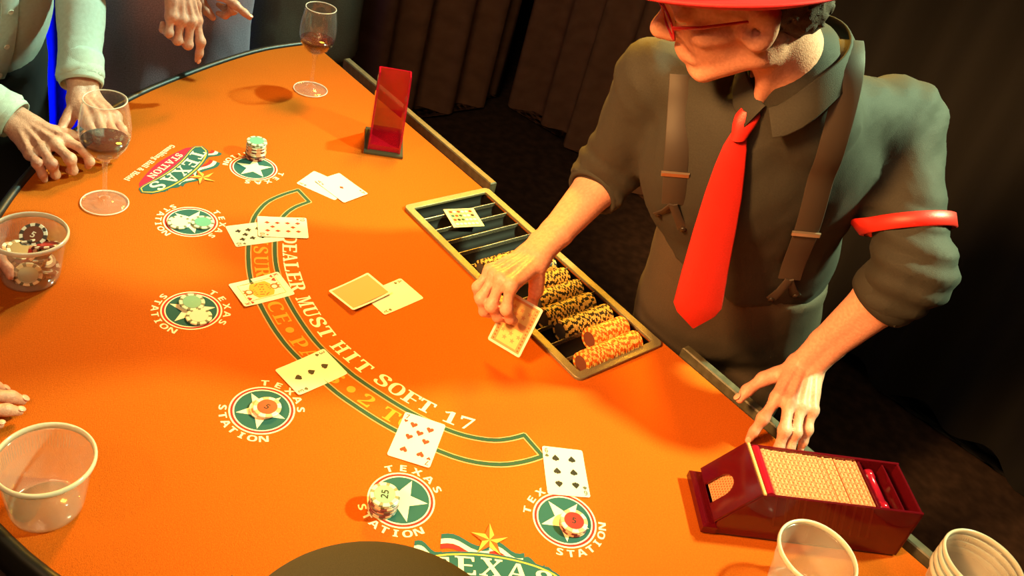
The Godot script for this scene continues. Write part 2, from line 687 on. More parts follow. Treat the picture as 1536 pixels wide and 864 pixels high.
# ------------------------------------------------------------------ the table
func build_table() -> void:
	var t := thing("blackjack_table", "half-moon blackjack table with printed orange felt and a thin dark rim", "table", Vector3(0, TY, 0))
	var arc := [Vector2(-0.932, -0.004), Vector2(-0.932, 0.04), Vector2(-0.924, 0.135), Vector2(-0.896, 0.238), Vector2(-0.843, 0.377), Vector2(-0.773, 0.526), Vector2(-0.665, 0.683), Vector2(-0.55, 0.80), Vector2(-0.41, 0.905), Vector2(-0.28, 0.985), Vector2(-0.15, 1.043), Vector2(0.02, 1.072)]
	for i in range(arc.size() - 2, 0, -1):
		arc.append(Vector2(0.04 - arc[i].x, arc[i].y))
	arc.append(Vector2(0.972, 0.049))
	var rim := smooth_line(arc, 0.03)
	# the tray sits in an opening
	var tc := Vector2(0.049, 0.1315)
	var tx := Vector2(1, 0.052).normalized()
	var tz := Vector2(-tx.y, tx.x)
	var hole := PackedVector2Array([tc - tx * 0.26 - tz * 0.1, tc + tx * 0.26 - tz * 0.1, tc + tx * 0.26 + tz * 0.1, tc - tx * 0.26 + tz * 0.1])
	var g := Geo.new()
	for side in [-1.0, 1.0]:
		var half := PackedVector2Array([Vector2(tc.x, -1), Vector2(tc.x, 2), Vector2(tc.x + side * 2, 2), Vector2(tc.x + side * 2, -1)])
		for p in Geometry2D.intersect_polygons(rim, half):
			for q in Geometry2D.clip_polygons(p, hole):
				g.prism(q, -0.03, 0.0)
	var felt := geo("felt_top", g, M.felt, t)
	felt.set_meta("label", "orange felt printed with betting circles and lettering")
	# rim: a low rounded edge round the players' side
	g = Geo.new()
	var rings := []
	for i in rim.size():
		var d := (rim[mini(i + 1, rim.size() - 1)] - rim[maxi(0, i - 1)]).normalized()
		var out := Vector2(-d.y, d.x)
		if out.dot(rim[i] - Vector2(0.02, 0.3)) < 0:
			out = -out
		var ring := PackedVector3Array()
		for q in [Vector2(0.0005, -0.045), Vector2(0.0005, 0.001), Vector2(0.003, 0.0048), Vector2(0.008, 0.0065), Vector2(0.013, 0.005), Vector2(0.0165, 0.0), Vector2(0.018, -0.012), Vector2(0.017, -0.045)]:
			var w: Vector2 = rim[i] + out * q.x
			ring.append(Vector3(w.x, q.y, w.y))
		rings.append(ring)
	g.loft(rings)
	geo("rim", g, M.rim, t)
	# metal strips along the dealer's side
	for e in [[-0.832, -0.2215, 0.0], [0.345, 0.952, 0.0]]:
		g = Geo.new()
		var a := Vector2(e[0], 0.034 * e[0] - 0.009)
		var b := Vector2(e[1], 0.034 * e[1] - 0.009)
		var d := (b - a).normalized()
		var w := Vector2(d.y, -d.x) * 0.0088
		g.prism(PackedVector2Array([a + w, b + w, b - w, a - w]), -0.04, 0.005, Transform3D(), 0.0022)
		geo("edge_strip", g, M.strip, t)
	# underside: apron and two pedestals
	g = Geo.new()
	var small := PackedVector2Array()
	for p in rim:
		small.append(Vector2(0.02, 0.38) + (p - Vector2(0.02, 0.38)) * 0.9)
	g.prism(small, -0.12, -0.0475)
	geo("apron", g, M.black, t)
	for x in [-0.48, 0.52]:
		g = Geo.new()
		g.box(Vector3(0.12, TY - 0.16, 0.5), Transform3D(Basis(), Vector3(x, -TY + 0.04, 0.46)), 0.01)
		g.box(Vector3(0.16, 0.04, 0.7), Transform3D(Basis(), Vector3(x, -TY, 0.46)), 0.01)
		geo("pedestal", g, M.black, t)

	# ---- print on the felt
	var y := 0.0004
	var spots := [[-0.453, 0.423, 88.0], [-0.332, 0.609, 32.5], [-0.115, 0.710, 15.3], [0.121, 0.718, -14.3], [0.350, 0.639, -30.0], [0.495, 0.465, -87.3]]
	for s in spots:
		var c := Vector2(s[0], s[1])
		var a0 := deg_to_rad(s[2])
		g = Geo.new()
		g.col = C.cream
		ring_print(g, 0.0432, 0.0455, y, c)
		ring_print(g, 0.0378, 0.0398, y, c)
		g.col = C.red
		ring_print(g, 0.0398, 0.0432, y, c)
		g.col = C.green
		g.flat(disc(0.0378, 64, c), y)
		g.col = C.cream
		var st := star(0.0357, 0.40, a0)
		for i in st.size():
			st[i] += c
		g.flat(st, y + 0.0003)
		geo("betting_circle", g, M.print, felt)
		g = Geo.new()
		g.col = C.cream
		for i in 5:
			var a := a0 + deg_to_rad((i - 2) * 21.3)
			var d := Vector3(sin(a), 0, -cos(a))
			letter(g, "TEXAS"[i], Vector3(c.x, y, c.y) + d * 0.0535, Vector3(cos(a), 0, sin(a)), d, 0.0104, 1.5, false, 0.0165)
		geo("circle_word", g, M.print, felt)
		g = Geo.new()
		g.col = C.cream
		for i in 7:
			var a := a0 + deg_to_rad(-131.0 - i * 16.4)
			var d := Vector3(sin(a), 0, -cos(a))
			letter(g, "STATION"[i], Vector3(c.x, y, c.y) + d * 0.0535, Vector3(-cos(a), 0, -sin(a)), -d, 0.0104, 1.45, false, 0.0136)
		geo("circle_word", g, M.print, felt)
	# insurance band
	var lo := [Vector2(-0.353, 0.383), Vector2(-0.349, 0.418), Vector2(-0.338, 0.456), Vector2(-0.315, 0.489), Vector2(-0.287, 0.515), Vector2(-0.226, 0.555), Vector2(-0.149, 0.592), Vector2(-0.074, 0.612), Vector2(0.019, 0.622), Vector2(0.121, 0.612), Vector2(0.178, 0.599), Vector2(0.242, 0.577), Vector2(0.309, 0.543), Vector2(0.347, 0.515), Vector2(0.374, 0.481), Vector2(0.388, 0.447), Vector2(0.395, 0.414)]
	var hi := [Vector2(-0.310, 0.384), Vector2(-0.303, 0.420), Vector2(-0.286, 0.452), Vector2(-0.255, 0.484), Vector2(-0.208, 0.514), Vector2(-0.148, 0.543), Vector2(-0.067, 0.567), Vector2(0.03, 0.578), Vector2(0.099, 0.571), Vector2(0.140, 0.563), Vector2(0.206, 0.543), Vector2(0.250, 0.525), Vector2(0.285, 0.506), Vector2(0.311, 0.486), Vector2(0.334, 0.459), Vector2(0.345, 0.433), Vector2(0.350, 0.411)]
	var outer := smooth_line(lo, 0.008)
	var inner := smooth_line(hi, 0.008)
	var loop := outer.duplicate()
	var back := inner.duplicate()
	back.reverse()
	loop.append_array(back)
	g = Geo.new()
	for p in [[0.0105, C.peach, 0.0], [0.0068, C.line, 0.0003]]:
		g.col = p[1]
		var whole := Geometry2D.offset_polygon(loop, p[0] / 2)
		var void_ := Geometry2D.offset_polygon(loop, -p[0] / 2)
		for q in whole:
			for side in [-1.0, 1.0]:
				var half := PackedVector2Array([Vector2(0.02, -1), Vector2(0.02, 2), Vector2(0.02 + side * 2, 2), Vector2(0.02 + side * 2, -1)])
				for r in Geometry2D.intersect_polygons(q, half):
					for u in Geometry2D.clip_polygons(r, void_[0]):
						g.flat(u, y + p[2])
	geo("insurance_band", g, M.print, felt)
	# its lettering runs midway between the two lines
	var mid := PackedVector2Array()
	for i in 81:
		var a: Vector2 = at_length(outer, length_of(outer) * i / 80.0)[0]
		var b: Vector2 = at_length(inner, length_of(inner) * i / 80.0)[0]
		mid.append(a.lerp(b, 0.47))
	g = Geo.new()
	g.col = C.gold
	var dots := "INSURANCE"
	var s0 := 0.0
	for i in mid.size() - 1:       # start so that the third letter falls where it is printed
		if mid[i].x > -0.214:
			break
		s0 += mid[i].distance_to(mid[i + 1])
	words_on(g, mid, dots, s0 - 0.061, 0.0305, 0.4, 0.024, y, true, 1.25)
	var s1 := s0 - 0.061 + 9 * 0.0305
	geo("insurance_word", g, M.print, felt)
	g = Geo.new()
	g.col = C.gold
	words_on(g, mid, "PAYS", s1 + 0.031, 0.0305, 0.4, 0.024, y, true, 1.25)
	geo("insurance_word", g, M.print, felt)
	g = Geo.new()
	g.col = C.gold
	words_on(g, mid, "2 TO 1", s1 + 0.186, 0.0305, 0.42, 0.024, y, true, 1.25)
	geo("insurance_word", g, M.print, felt)
	for s in [s1 - 0.001, s1 + 0.155]:
		g = Geo.new()
		g.col = C.gold
		g.flat(disc(0.0068, 20, at_length(mid, s)[0]), y)
		geo("insurance_dot", g, M.print, felt)
	# dealer's rule
	var shift := PackedVector2Array()
	for i in inner.size():
		var d := (inner[mini(i + 1, inner.size() - 1)] - inner[maxi(0, i - 1)]).normalized()
		shift.append(inner[i] + Vector2(d.y, -d.x) * 0.0255)
	g = Geo.new()
	g.col = C.cream
	var e0 := 0.0
	for i in shift.size() - 1:
		if shift[i].x > -0.199:
			break
		e0 += shift[i].distance_to(shift[i + 1])
	var es := e0 - 0.0268
	for word in ["DEALER", "MUST", "HIT", "SOFT", "17"]:
		g = Geo.new()
		g.col = C.cream
		words_on(g, shift, word, es, 0.0268, 0.5, 0.0245, y, true, 1.3)
		geo("rule_word", g, M.print, felt)
		es += 0.0268 * (word.length() + 0.5)
	crest(felt, Vector2(-0.4545, 0.5275), deg_to_rad(56.0), y)
	crest(felt, Vector2(0.4635, 0.5775), deg_to_rad(-49.0), y)

# the printed crest: ribbon, star, arched band and the words under it; built in its own plane (x right, y up, origin in the star)
func crest(felt: Node3D, c: Vector2, turn: float, y: float) -> void:
	var up := Vector3(sin(turn), 0, -cos(turn))
	var rt := Vector3(cos(turn), 0, sin(turn))
	var xf := Transform3D(Basis(rt, Vector3.UP, -up), Vector3(c.x, 0, c.y))     # local (x, -z) = (right, up)
	var g := Geo.new()
	# ribbon: folds that step down to either side, in three stripes
	var folds := [[-0.098, -0.062, -0.020, -0.030], [-0.064, 0.0, -0.004, -0.012], [0.0, 0.047, -0.006, -0.016], [0.045, 0.074, -0.024, -0.03], [0.072, 0.100, -0.034, -0.046]]
	for f in folds:
		for k in 3:
			g.col = [C.green, C.cream, C.red][k]
			var a := PackedVector2Array()
			var b := PackedVector2Array()
			for i in 9:
				var u := i / 8.0
				var x: float = lerpf(f[0], f[1], u)
				var top: float = lerpf(f[2], f[3], u) + 0.0045 * sin(u * TAU) + 0.004
				a.append(Vector2(x, -(top - k * 0.0075)))
				b.append(Vector2(x, -(top - (k + 1) * 0.0075)))
			b.reverse()
			a.append_array(b)
			g.flat(a, y + 0.0001 * absf(f[0] * 10), xf)
		g.col = C.green
	for q in [[-0.064, -0.034], [0.047, -0.040], [0.074, -0.052]]:
		g.flat(PackedVector2Array([Vector2(q[0] - 0.006, -q[1]), Vector2(q[0] + 0.006, -q[1]), Vector2(q[0] + 0.006, -q[1] + 0.007), Vector2(q[0] - 0.006, -q[1] + 0.007)]), y + 0.0002, xf)
	# lower shield
	g.col = C.pink
	var sh := PackedVector2Array()
	for i in 13:
		var u := i / 12.0
		sh.append(Vector2(lerpf(-0.088, 0.094, u), 0.058 + 0.012 * pow(2 * u - 1, 2)))
	for i in 13:
		var u := 1.0 - i / 12.0
		sh.append(Vector2(lerpf(-0.075, 0.081, u), 0.092 - 0.008 * pow(2 * u - 1, 2) - 0.004 * absf(2 * u - 1)))
	g.flat(sh, y, xf)
	# arched band
	for k in [[0.0, C.green, 0.0003], [0.0028, C.gold2, 0.0006], [0.0052, C.green, 0.0009]]:
		g.col = k[1]
		var top := PackedVector2Array()
		var low := PackedVector2Array()
		var inset: float = k[0]
		for i in 25:
			var u := 2.0 * i / 24.0 - 1.0
			var hw := 0.103 - inset
			var arch := 0.020 + 0.018 * u * u
			var tall := (0.042 - 2 * inset) * sqrt(maxf(0.0, 1.0 - pow(absf(u), 7.0)))
			var midy := arch + 0.021
			top.append(Vector2(0.003 + u * hw, midy - tall / 2))
			low.append(Vector2(0.003 + u * hw, midy + tall / 2))
		low.reverse()
		low.remove_at(0)
		low.remove_at(low.size() - 1)
		top.append_array(low)
		g.flat(top, y + k[2], xf)
	# star in ten facets
	var sp := star(0.0262, 0.40)
	for i in 10:
		g.col = C.gold2 if i % 2 == 0 else C.bronze
		g.flat(PackedVector2Array([Vector2.ZERO, sp[i], sp[(i + 1) % 10]]), y + 0.0012, xf)
	geo("crest", g, M.print, felt)
	g = Geo.new()
	g.col = C.cream
	for i in 5:
		var u := (i - 2) / 2.0
		var x := 0.003 + u * 0.068
		var sl := 0.018 * 2 * (u * 0.66) / 0.103 * 0.6
		var rr := (rt - up * sl).normalized()
		var uu := (up + rt * sl).normalized()
		letter(g, "TEXAS"[i], Vector3(c.x, y + 0.0012, c.y) + rt * x - up * (0.0412 + 0.018 * u * u * 0.44), rr, uu, 0.026, 1.25, true, 0.031)
	geo("crest_word", g, M.print, felt)
	g = Geo.new()
	g.col = C.cream
	words(g, "STATION", Vector3(c.x, y + 0.0003, c.y) + rt * 0.003 - up * 0.0755, rt, up, 0.0135, 1.2, true, 0.105)
	geo("crest_word", g, M.print, felt)
	g = Geo.new()
	g.col = C.cream
	words(g, "Gambling Hall & Hotel", Vector3(c.x, y, c.y) + rt * 0.008 - up * 0.1035, rt, up, 0.0105, 1.0, true, 0.155)
	geo("crest_words", g, M.print, felt)

# ------------------------------------------------------------------ playing cards
func pip(kind: String, s: float) -> Array:      # polygons (x right, y down on the page), about s tall
	var p := PackedVector2Array()
	match kind:
		"diamond":
			return [PackedVector2Array([Vector2(0, -0.5), Vector2(0.38, 0), Vector2(0, 0.5), Vector2(-0.38, 0)])]
		"heart", "spade":
			for i in 25:
				var t := TAU * i / 24.0
				var q := Vector2(0.5 * pow(sin(t), 3), -(13 * cos(t) - 5 * cos(2 * t) - 2 * cos(3 * t) - cos(4 * t)) / 30.0 - 0.08)
				if i < 24:
					p.append(q if kind == "heart" else Vector2(q.x, -q.y - 0.06))
			if kind == "heart":
				return [p]
			return [p, PackedVector2Array([Vector2(-0.03, 0.1), Vector2(0.03, 0.1), Vector2(0.16, 0.5), Vector2(-0.16, 0.5)])]
		"club":
			return [disc(0.22, 14, Vector2(0, -0.27)), disc(0.22, 14, Vector2(-0.24, 0.08)), disc(0.22, 14, Vector2(0.24, 0.08)), PackedVector2Array([Vector2(-0.05, -0.1), Vector2(0.05, -0.1), Vector2(0.15, 0.5), Vector2(-0.15, 0.5)])]
	return []

func put_pip(g: Geo, kind: String, x: float, z: float, s: float, flip: bool, xf: Transform3D) -> void:
	var k := 0
	for poly in pip(kind, s):
		var q := PackedVector2Array()
		for p in poly:
			q.append(Vector2(x, z) + (-p if flip else p) * s)
		g.flat(q, 0.00042 + k * 0.00003, xf)
		k += 1

func card_outline() -> PackedVector2Array:
	var p := PackedVector2Array()
	var c := [Vector2(0.028, 0.0405), Vector2(-0.028, 0.0405), Vector2(-0.028, -0.0405), Vector2(0.028, -0.0405)]
	for i in 4:
		for j in 5:
			p.append(c[i] + Vector2.from_angle(TAU * i / 4.0 + TAU / 4.0 * j / 4.0) * 0.0035)
	return p

# up = the direction the card's upper end points to on the felt; curl bends the two ends up a little
func bend(mesh_geo: Geo, curl: float) -> void:
	for i in mesh_geo.v.size():
		var q := mesh_geo.v[i]
		mesh_geo.v[i].y += curl * pow(q.z / 0.044, 2) + curl * 0.6 * (q.x / 0.0315) * (q.z / 0.044)

func card(called: String, label: String, at: Vector3, up: Vector2, face: String, suit: String, index: String, curl := 0.0, lean := Basis()) -> Node3D:
	var b := Basis.looking_at(Vector3(up.x, 0, up.y), Vector3.UP)
	var o := thing(called, label, "card", at, 0, "cards dealt on the felt")
	o.basis = lean * b
	var g := Geo.new()
	g.col = C.card
	g.prism(card_outline(), 0.0, 0.00035, Transform3D(), 0.0)
	var body := Geo.new()
	body.col = C.card
	# strips so that the card can curl
	for i in 8:
		var z0 := -0.044 + 0.011 * i
		for q in Geometry2D.intersect_polygons(card_outline(), PackedVector2Array([Vector2(-0.04, z0), Vector2(0.04, z0), Vector2(0.04, z0 + 0.011), Vector2(-0.04, z0 + 0.011)])):
			body.prism(q, 0.0, 0.00035)
	if absf(curl) > 0.0:
		bend(body, curl)
		geo("card_stock", body, M.card, o)
	else:
		geo("card_stock", g, M.card, o)
	g = Geo.new()
	g.col = C.red2 if suit in ["heart", "diamond"] else C.ink
	var I := Transform3D()
	var cols := {"1": [[0, 0]], "3": [[0, -0.024], [0, 0], [0, 0.024]],
		"6": [[-1, -0.024], [1, -0.024], [-1, 0], [1, 0], [-1, 0.024], [1, 0.024]],
		"7": [[-1, -0.024], [1, -0.024], [-1, 0], [1, 0], [-1, 0.024], [1, 0.024], [0, -0.012]],
		"10": [[-1, -0.027], [1, -0.027], [-1, -0.009], [1, -0.009], [-1, 0.009], [1, 0.009], [-1, 0.027], [1, 0.027], [0, -0.018], [0, 0.018]]}
	if face in cols:
		for q in cols[face]:
			put_pip(g, suit, q[0] * 0.0125, q[1], 0.0112 if face != "10" else 0.0105, q[1] > 0.001, I)
	if face == "back":
		g.col = C.back
		g.flat(PackedVector2Array([Vector2(-0.0275, -0.04), Vector2(0.0275, -0.04), Vector2(0.0275, 0.04), Vector2(-0.0275, 0.04)]), 0.00041)
		for zz in [-0.021, 0.021]:
			g.col = C.back2
			g.flat(PackedVector2Array([Vector2(-0.019, zz - 0.015), Vector2(0.019, zz - 0.015), Vector2(0.019, zz + 0.015), Vector2(-0.019, zz + 0.015)]), 0.00045)
			g.col = C.back
			for i in 5:
				g.flat(star(0.005, 0.42, 0), 0.00048, Transform3D(Basis(), Vector3((i - 2) * 0.0075, 0, zz + (0.005 if i % 2 else -0.005))))
		g.col = C.back3
		for i in 13:
			for s in [-1, 1]:
				g.flat(PackedVector2Array([Vector2(0.0235 * s, -0.036 + i * 0.006 - 0.002), Vector2(0.0235 * s + 0.002, -0.036 + i * 0.006), Vector2(0.0235 * s, -0.036 + i * 0.006 + 0.002), Vector2(0.0235 * s - 0.002, -0.036 + i * 0.006)]), 0.00045)
	if face == "court":
		court(g)
	if absf(curl) > 0.0:
		bend(g, curl)
	geo("card_print", g, M.print_gloss, o)
	if index:
		for s in [1.0, -1.0]:
			g = Geo.new()
			g.col = C.ink2 if suit in ["spade", "club"] else C.red2
			letter(g, index, Vector3(-0.0255 * s, 0.00042, -0.0365 * s), Vector3(s, 0, 0), Vector3(0, 0, -s), 0.0085, 0.85, false)
			put_pip(g, suit, -0.0255 * s, -0.0275 * s, 0.0062, s < 0, I)
			if absf(curl) > 0.0:
				bend(g, curl)
			geo("card_index", g, M.print_gloss, o)
	return o

# a plain two-headed court figure: frame, robes, faces, sashes
func court(g: Geo) -> void:
	g.col = C.court
	for q in [[-0.0215, -0.0335, 0.043, 0.0008], [-0.0215, 0.0327, 0.043, 0.0008], [-0.0215, -0.0335, 0.0008, 0.067], [0.0207, -0.0335, 0.0008, 0.067]]:
		g.flat(PackedVector2Array([Vector2(q[0], q[1]), Vector2(q[0] + q[2], q[1]), Vector2(q[0] + q[2], q[1] + q[3]), Vector2(q[0], q[1] + q[3])]), 0.00042)
	for s in [1.0, -1.0]:
		var xf := Transform3D(Basis(Vector3(s, 0, 0), Vector3.UP, Vector3(0, 0, s)), Vector3.ZERO)
		g.col = C.court
		g.flat(PackedVector2Array([Vector2(-0.0190, 0), Vector2(-0.0185, -0.013), Vector2(-0.009, -0.0185), Vector2(0.009, -0.0185), Vector2(0.0185, -0.013), Vector2(0.0190, 0)]), 0.00043, xf)
		g.col = C.court2
		for k in 5:
			g.flat(PackedVector2Array([Vector2(-0.014 + k * 0.007, -0.001), Vector2(-0.0115 + k * 0.007, -0.001), Vector2(-0.008 + k * 0.004, -0.014), Vector2(-0.0095 + k * 0.004, -0.014)]), 0.00047, xf)
		g.col = C.court2
		g.flat(disc(0.0072, 18, Vector2(0, -0.0225)), 0.00047, xf)
		g.col = C.card
		g.flat(disc(0.0045, 18, Vector2(0.0005, -0.0220)), 0.0005, xf)
		g.col = C.court2
		g.flat(PackedVector2Array([Vector2(-0.0062, -0.0265), Vector2(-0.0075, -0.0315), Vector2(-0.003, -0.0285), Vector2(0, -0.0325), Vector2(0.003, -0.0285), Vector2(0.0075, -0.0315), Vector2(0.0062, -0.0265)]), 0.0005, xf)
		g.col = C.red2
		put_pip(g, "heart", -0.0155, -0.0275, 0.0085, false, xf)

# ------------------------------------------------------------------ chips
var chip_meshes := {}
func chip_geo(edge: Color, spot: Color, inlay: Color, spots := 8, share := 0.35) -> ArrayMesh:
	var key := [edge, spot, inlay, spots]
	if chip_meshes.has(key):
		return chip_meshes[key]
	var g := Geo.new()
	var n := spots * 6
	var prof := [Vector2(0.0002, 0.00335), Vector2(0.0138, 0.00335), Vector2(0.0142, 0.0031), Vector2(0.0185, 0.0031), Vector2(0.0195, 0.0025), Vector2(0.0195, 0.0006), Vector2(0.0185, 0.0), Vector2(0.0002, 0.0)]
	for i in prof.size() - 1:
		var a: Vector2 = prof[i]
		var b: Vector2 = prof[i + 1]
		for j in n:
			var on := fmod(float(j) / 6.0, 1.0) < share
			var zone := maxf(a.x, b.x)
			g.col = inlay if i < 1 else (edge * 0.4 if i == 1 else (spot if on else edge))
			var t0 := TAU * j / n
			var t1 := TAU * (j + 1) / n
			var p := [Vector3(cos(t0) * a.x, a.y, sin(t0) * a.x), Vector3(cos(t1) * a.x, a.y, sin(t1) * a.x), Vector3(cos(t1) * b.x, b.y, sin(t1) * b.x), Vector3(cos(t0) * b.x, b.y, sin(t0) * b.x)]
			g.quad(p[0], p[1], p[2], p[3], -1 if i in [1, 3, 5] else 1 + i)
	g.orient(0)
	chip_meshes[key] = g.build()
	return chip_meshes[key]

func chip(label: String, group: String, at: Vector3, b: Basis, mesh: ArrayMesh, mark := "", ink := Color.BLACK) -> Node3D:
	var o: Node3D
	if mark:
		o = thing("poker_chip", label, "chip", at, 0, group)
		o.basis = b
		mesh_node("chip_body", mesh, M.chip, o)
		var g := Geo.new()
		g.col = ink
		var w := mark.length()
		for i in w:
			letter(g, mark[i], Vector3((i - (w - 1) / 2.0) * 0.0072, 0.0034, 0), Vector3(1, 0, 0), Vector3(0, 0, -1), 0.0095, 0.95, false)
		geo("numeral", g, M.print_gloss, o)
	else:
		o = mesh_node("poker_chip", mesh, M.chip)
		tag(o, label, "chip", group)
		o.position = at
		o.basis = b
	return o

func turned(a: float) -> Basis:
	return Basis(Vector3.UP, a)

# ------------------------------------------------------------------ glassware
func wine_glass(label: String, at: Vector3, lean: float) -> void:
	var o := thing("wine_glass", label, "glass", at, lean, "")
	var g := Geo.new()
	g.lathe([Vector2(0.0, 0.0), Vector2(0.036, 0.0), Vector2(0.0385, 0.0012), Vector2(0.038, 0.0024), Vector2(0.03, 0.0036), Vector2(0.016, 0.0066), Vector2(0.0075, 0.0105), Vector2(0.0045, 0.018), Vector2(0.0037, 0.035), Vector2(0.0036, 0.062), Vector2(0.0042, 0.08), Vector2(0.0070, 0.0883), Vector2(0.0, 0.0905)], 48)
	geo("stem_and_foot", g, M.stem, o)
	g = Geo.new()
	g.lathe([Vector2(0.0072, 0.0888), Vector2(0.017, 0.0965), Vector2(0.028, 0.107), Vector2(0.0365, 0.121), Vector2(0.041, 0.139), Vector2(0.0412, 0.156), Vector2(0.0392, 0.176), Vector2(0.0355, 0.197), Vector2(0.0340, 0.2052), Vector2(0.0332, 0.206), Vector2(0.0326, 0.2052), Vector2(0.0341, 0.197), Vector2(0.0378, 0.176), Vector2(0.0398, 0.156), Vector2(0.0396, 0.139), Vector2(0.0352, 0.122), Vector2(0.0268, 0.1085), Vector2(0.0158, 0.0985), Vector2(0.006, 0.0935), Vector2(0.0072, 0.0888)], 48)
	geo("bowl", g, M.glass, o)
	for q in [[0.0333, 0.2055, 0.0011, "lip"], [0.0384, 0.0016, 0.0012, "foot_edge_glint"]]:  # pale tubes put a bright glint along lip and foot
		var loop := []
		for i in 48:
			loop.append(Vector3(cos(TAU * i / 48) * q[0], q[1], sin(TAU * i / 48) * q[0]))
		g = Geo.new()
		g.tube(loop, [q[2]], 8, true)
		geo(q[3], g, M.edge, o)
	g = Geo.new()
	g.lathe([Vector2(0.0, 0.0922), Vector2(0.0058, 0.0932), Vector2(0.0155, 0.0982), Vector2(0.0265, 0.1082), Vector2(0.0349, 0.1217), Vector2(0.0380, 0.129), Vector2(0.0376, 0.1298), Vector2(0.0, 0.1298)], 48)
	geo("red_wine", g, M.wine, o)

func plastic_cup(label: String, at: Vector3, group := "", parent: Node3D = null) -> Node3D:
	var o := thing("plastic_cup", label, "cup", at, 0, group)
	var g := Geo.new()
	var prof := [Vector2(0.0, 0.003), Vector2(0.034, 0.003), Vector2(0.0355, 0.0005), Vector2(0.038, 0.0005), Vector2(0.0402, 0.004), Vector2(0.042, 0.012), Vector2(0.0505, 0.074), Vector2(0.0515, 0.0775)]
	var inn := []
	for i in range(prof.size() - 1, -1, -1):
		var q: Vector2 = prof[i]
		inn.append(Vector2(maxf(0.0, q.x - 0.0007), q.y + 0.0007))
	g.lathe(prof + inn, 56)
	geo("wall", g, M.plastic, o)
	g = Geo.new()
	g.lathe([Vector2(0.0508, 0.0775), Vector2(0.0535, 0.0775), Vector2(0.0548, 0.0795), Vector2(0.0548, 0.083), Vector2(0.0535, 0.0852), Vector2(0.0518, 0.0852), Vector2(0.0508, 0.083), Vector2(0.0508, 0.0775)], 56)
	geo("rolled_lip", g, M.lip, o)
	g = Geo.new()
	for i in 30:                      # moulded ribs in the wall
		var a := TAU * i / 90.0 + 2.0
		var d := Vector3(cos(a), 0, sin(a))
		g.tube([d * 0.0473 + Vector3(0, 0.05, 0), d * 0.0500 + Vector3(0, 0.071, 0)], [0.0004, 0.0004], 5)
	geo("ribs", g, M.plastic, o)
	return o

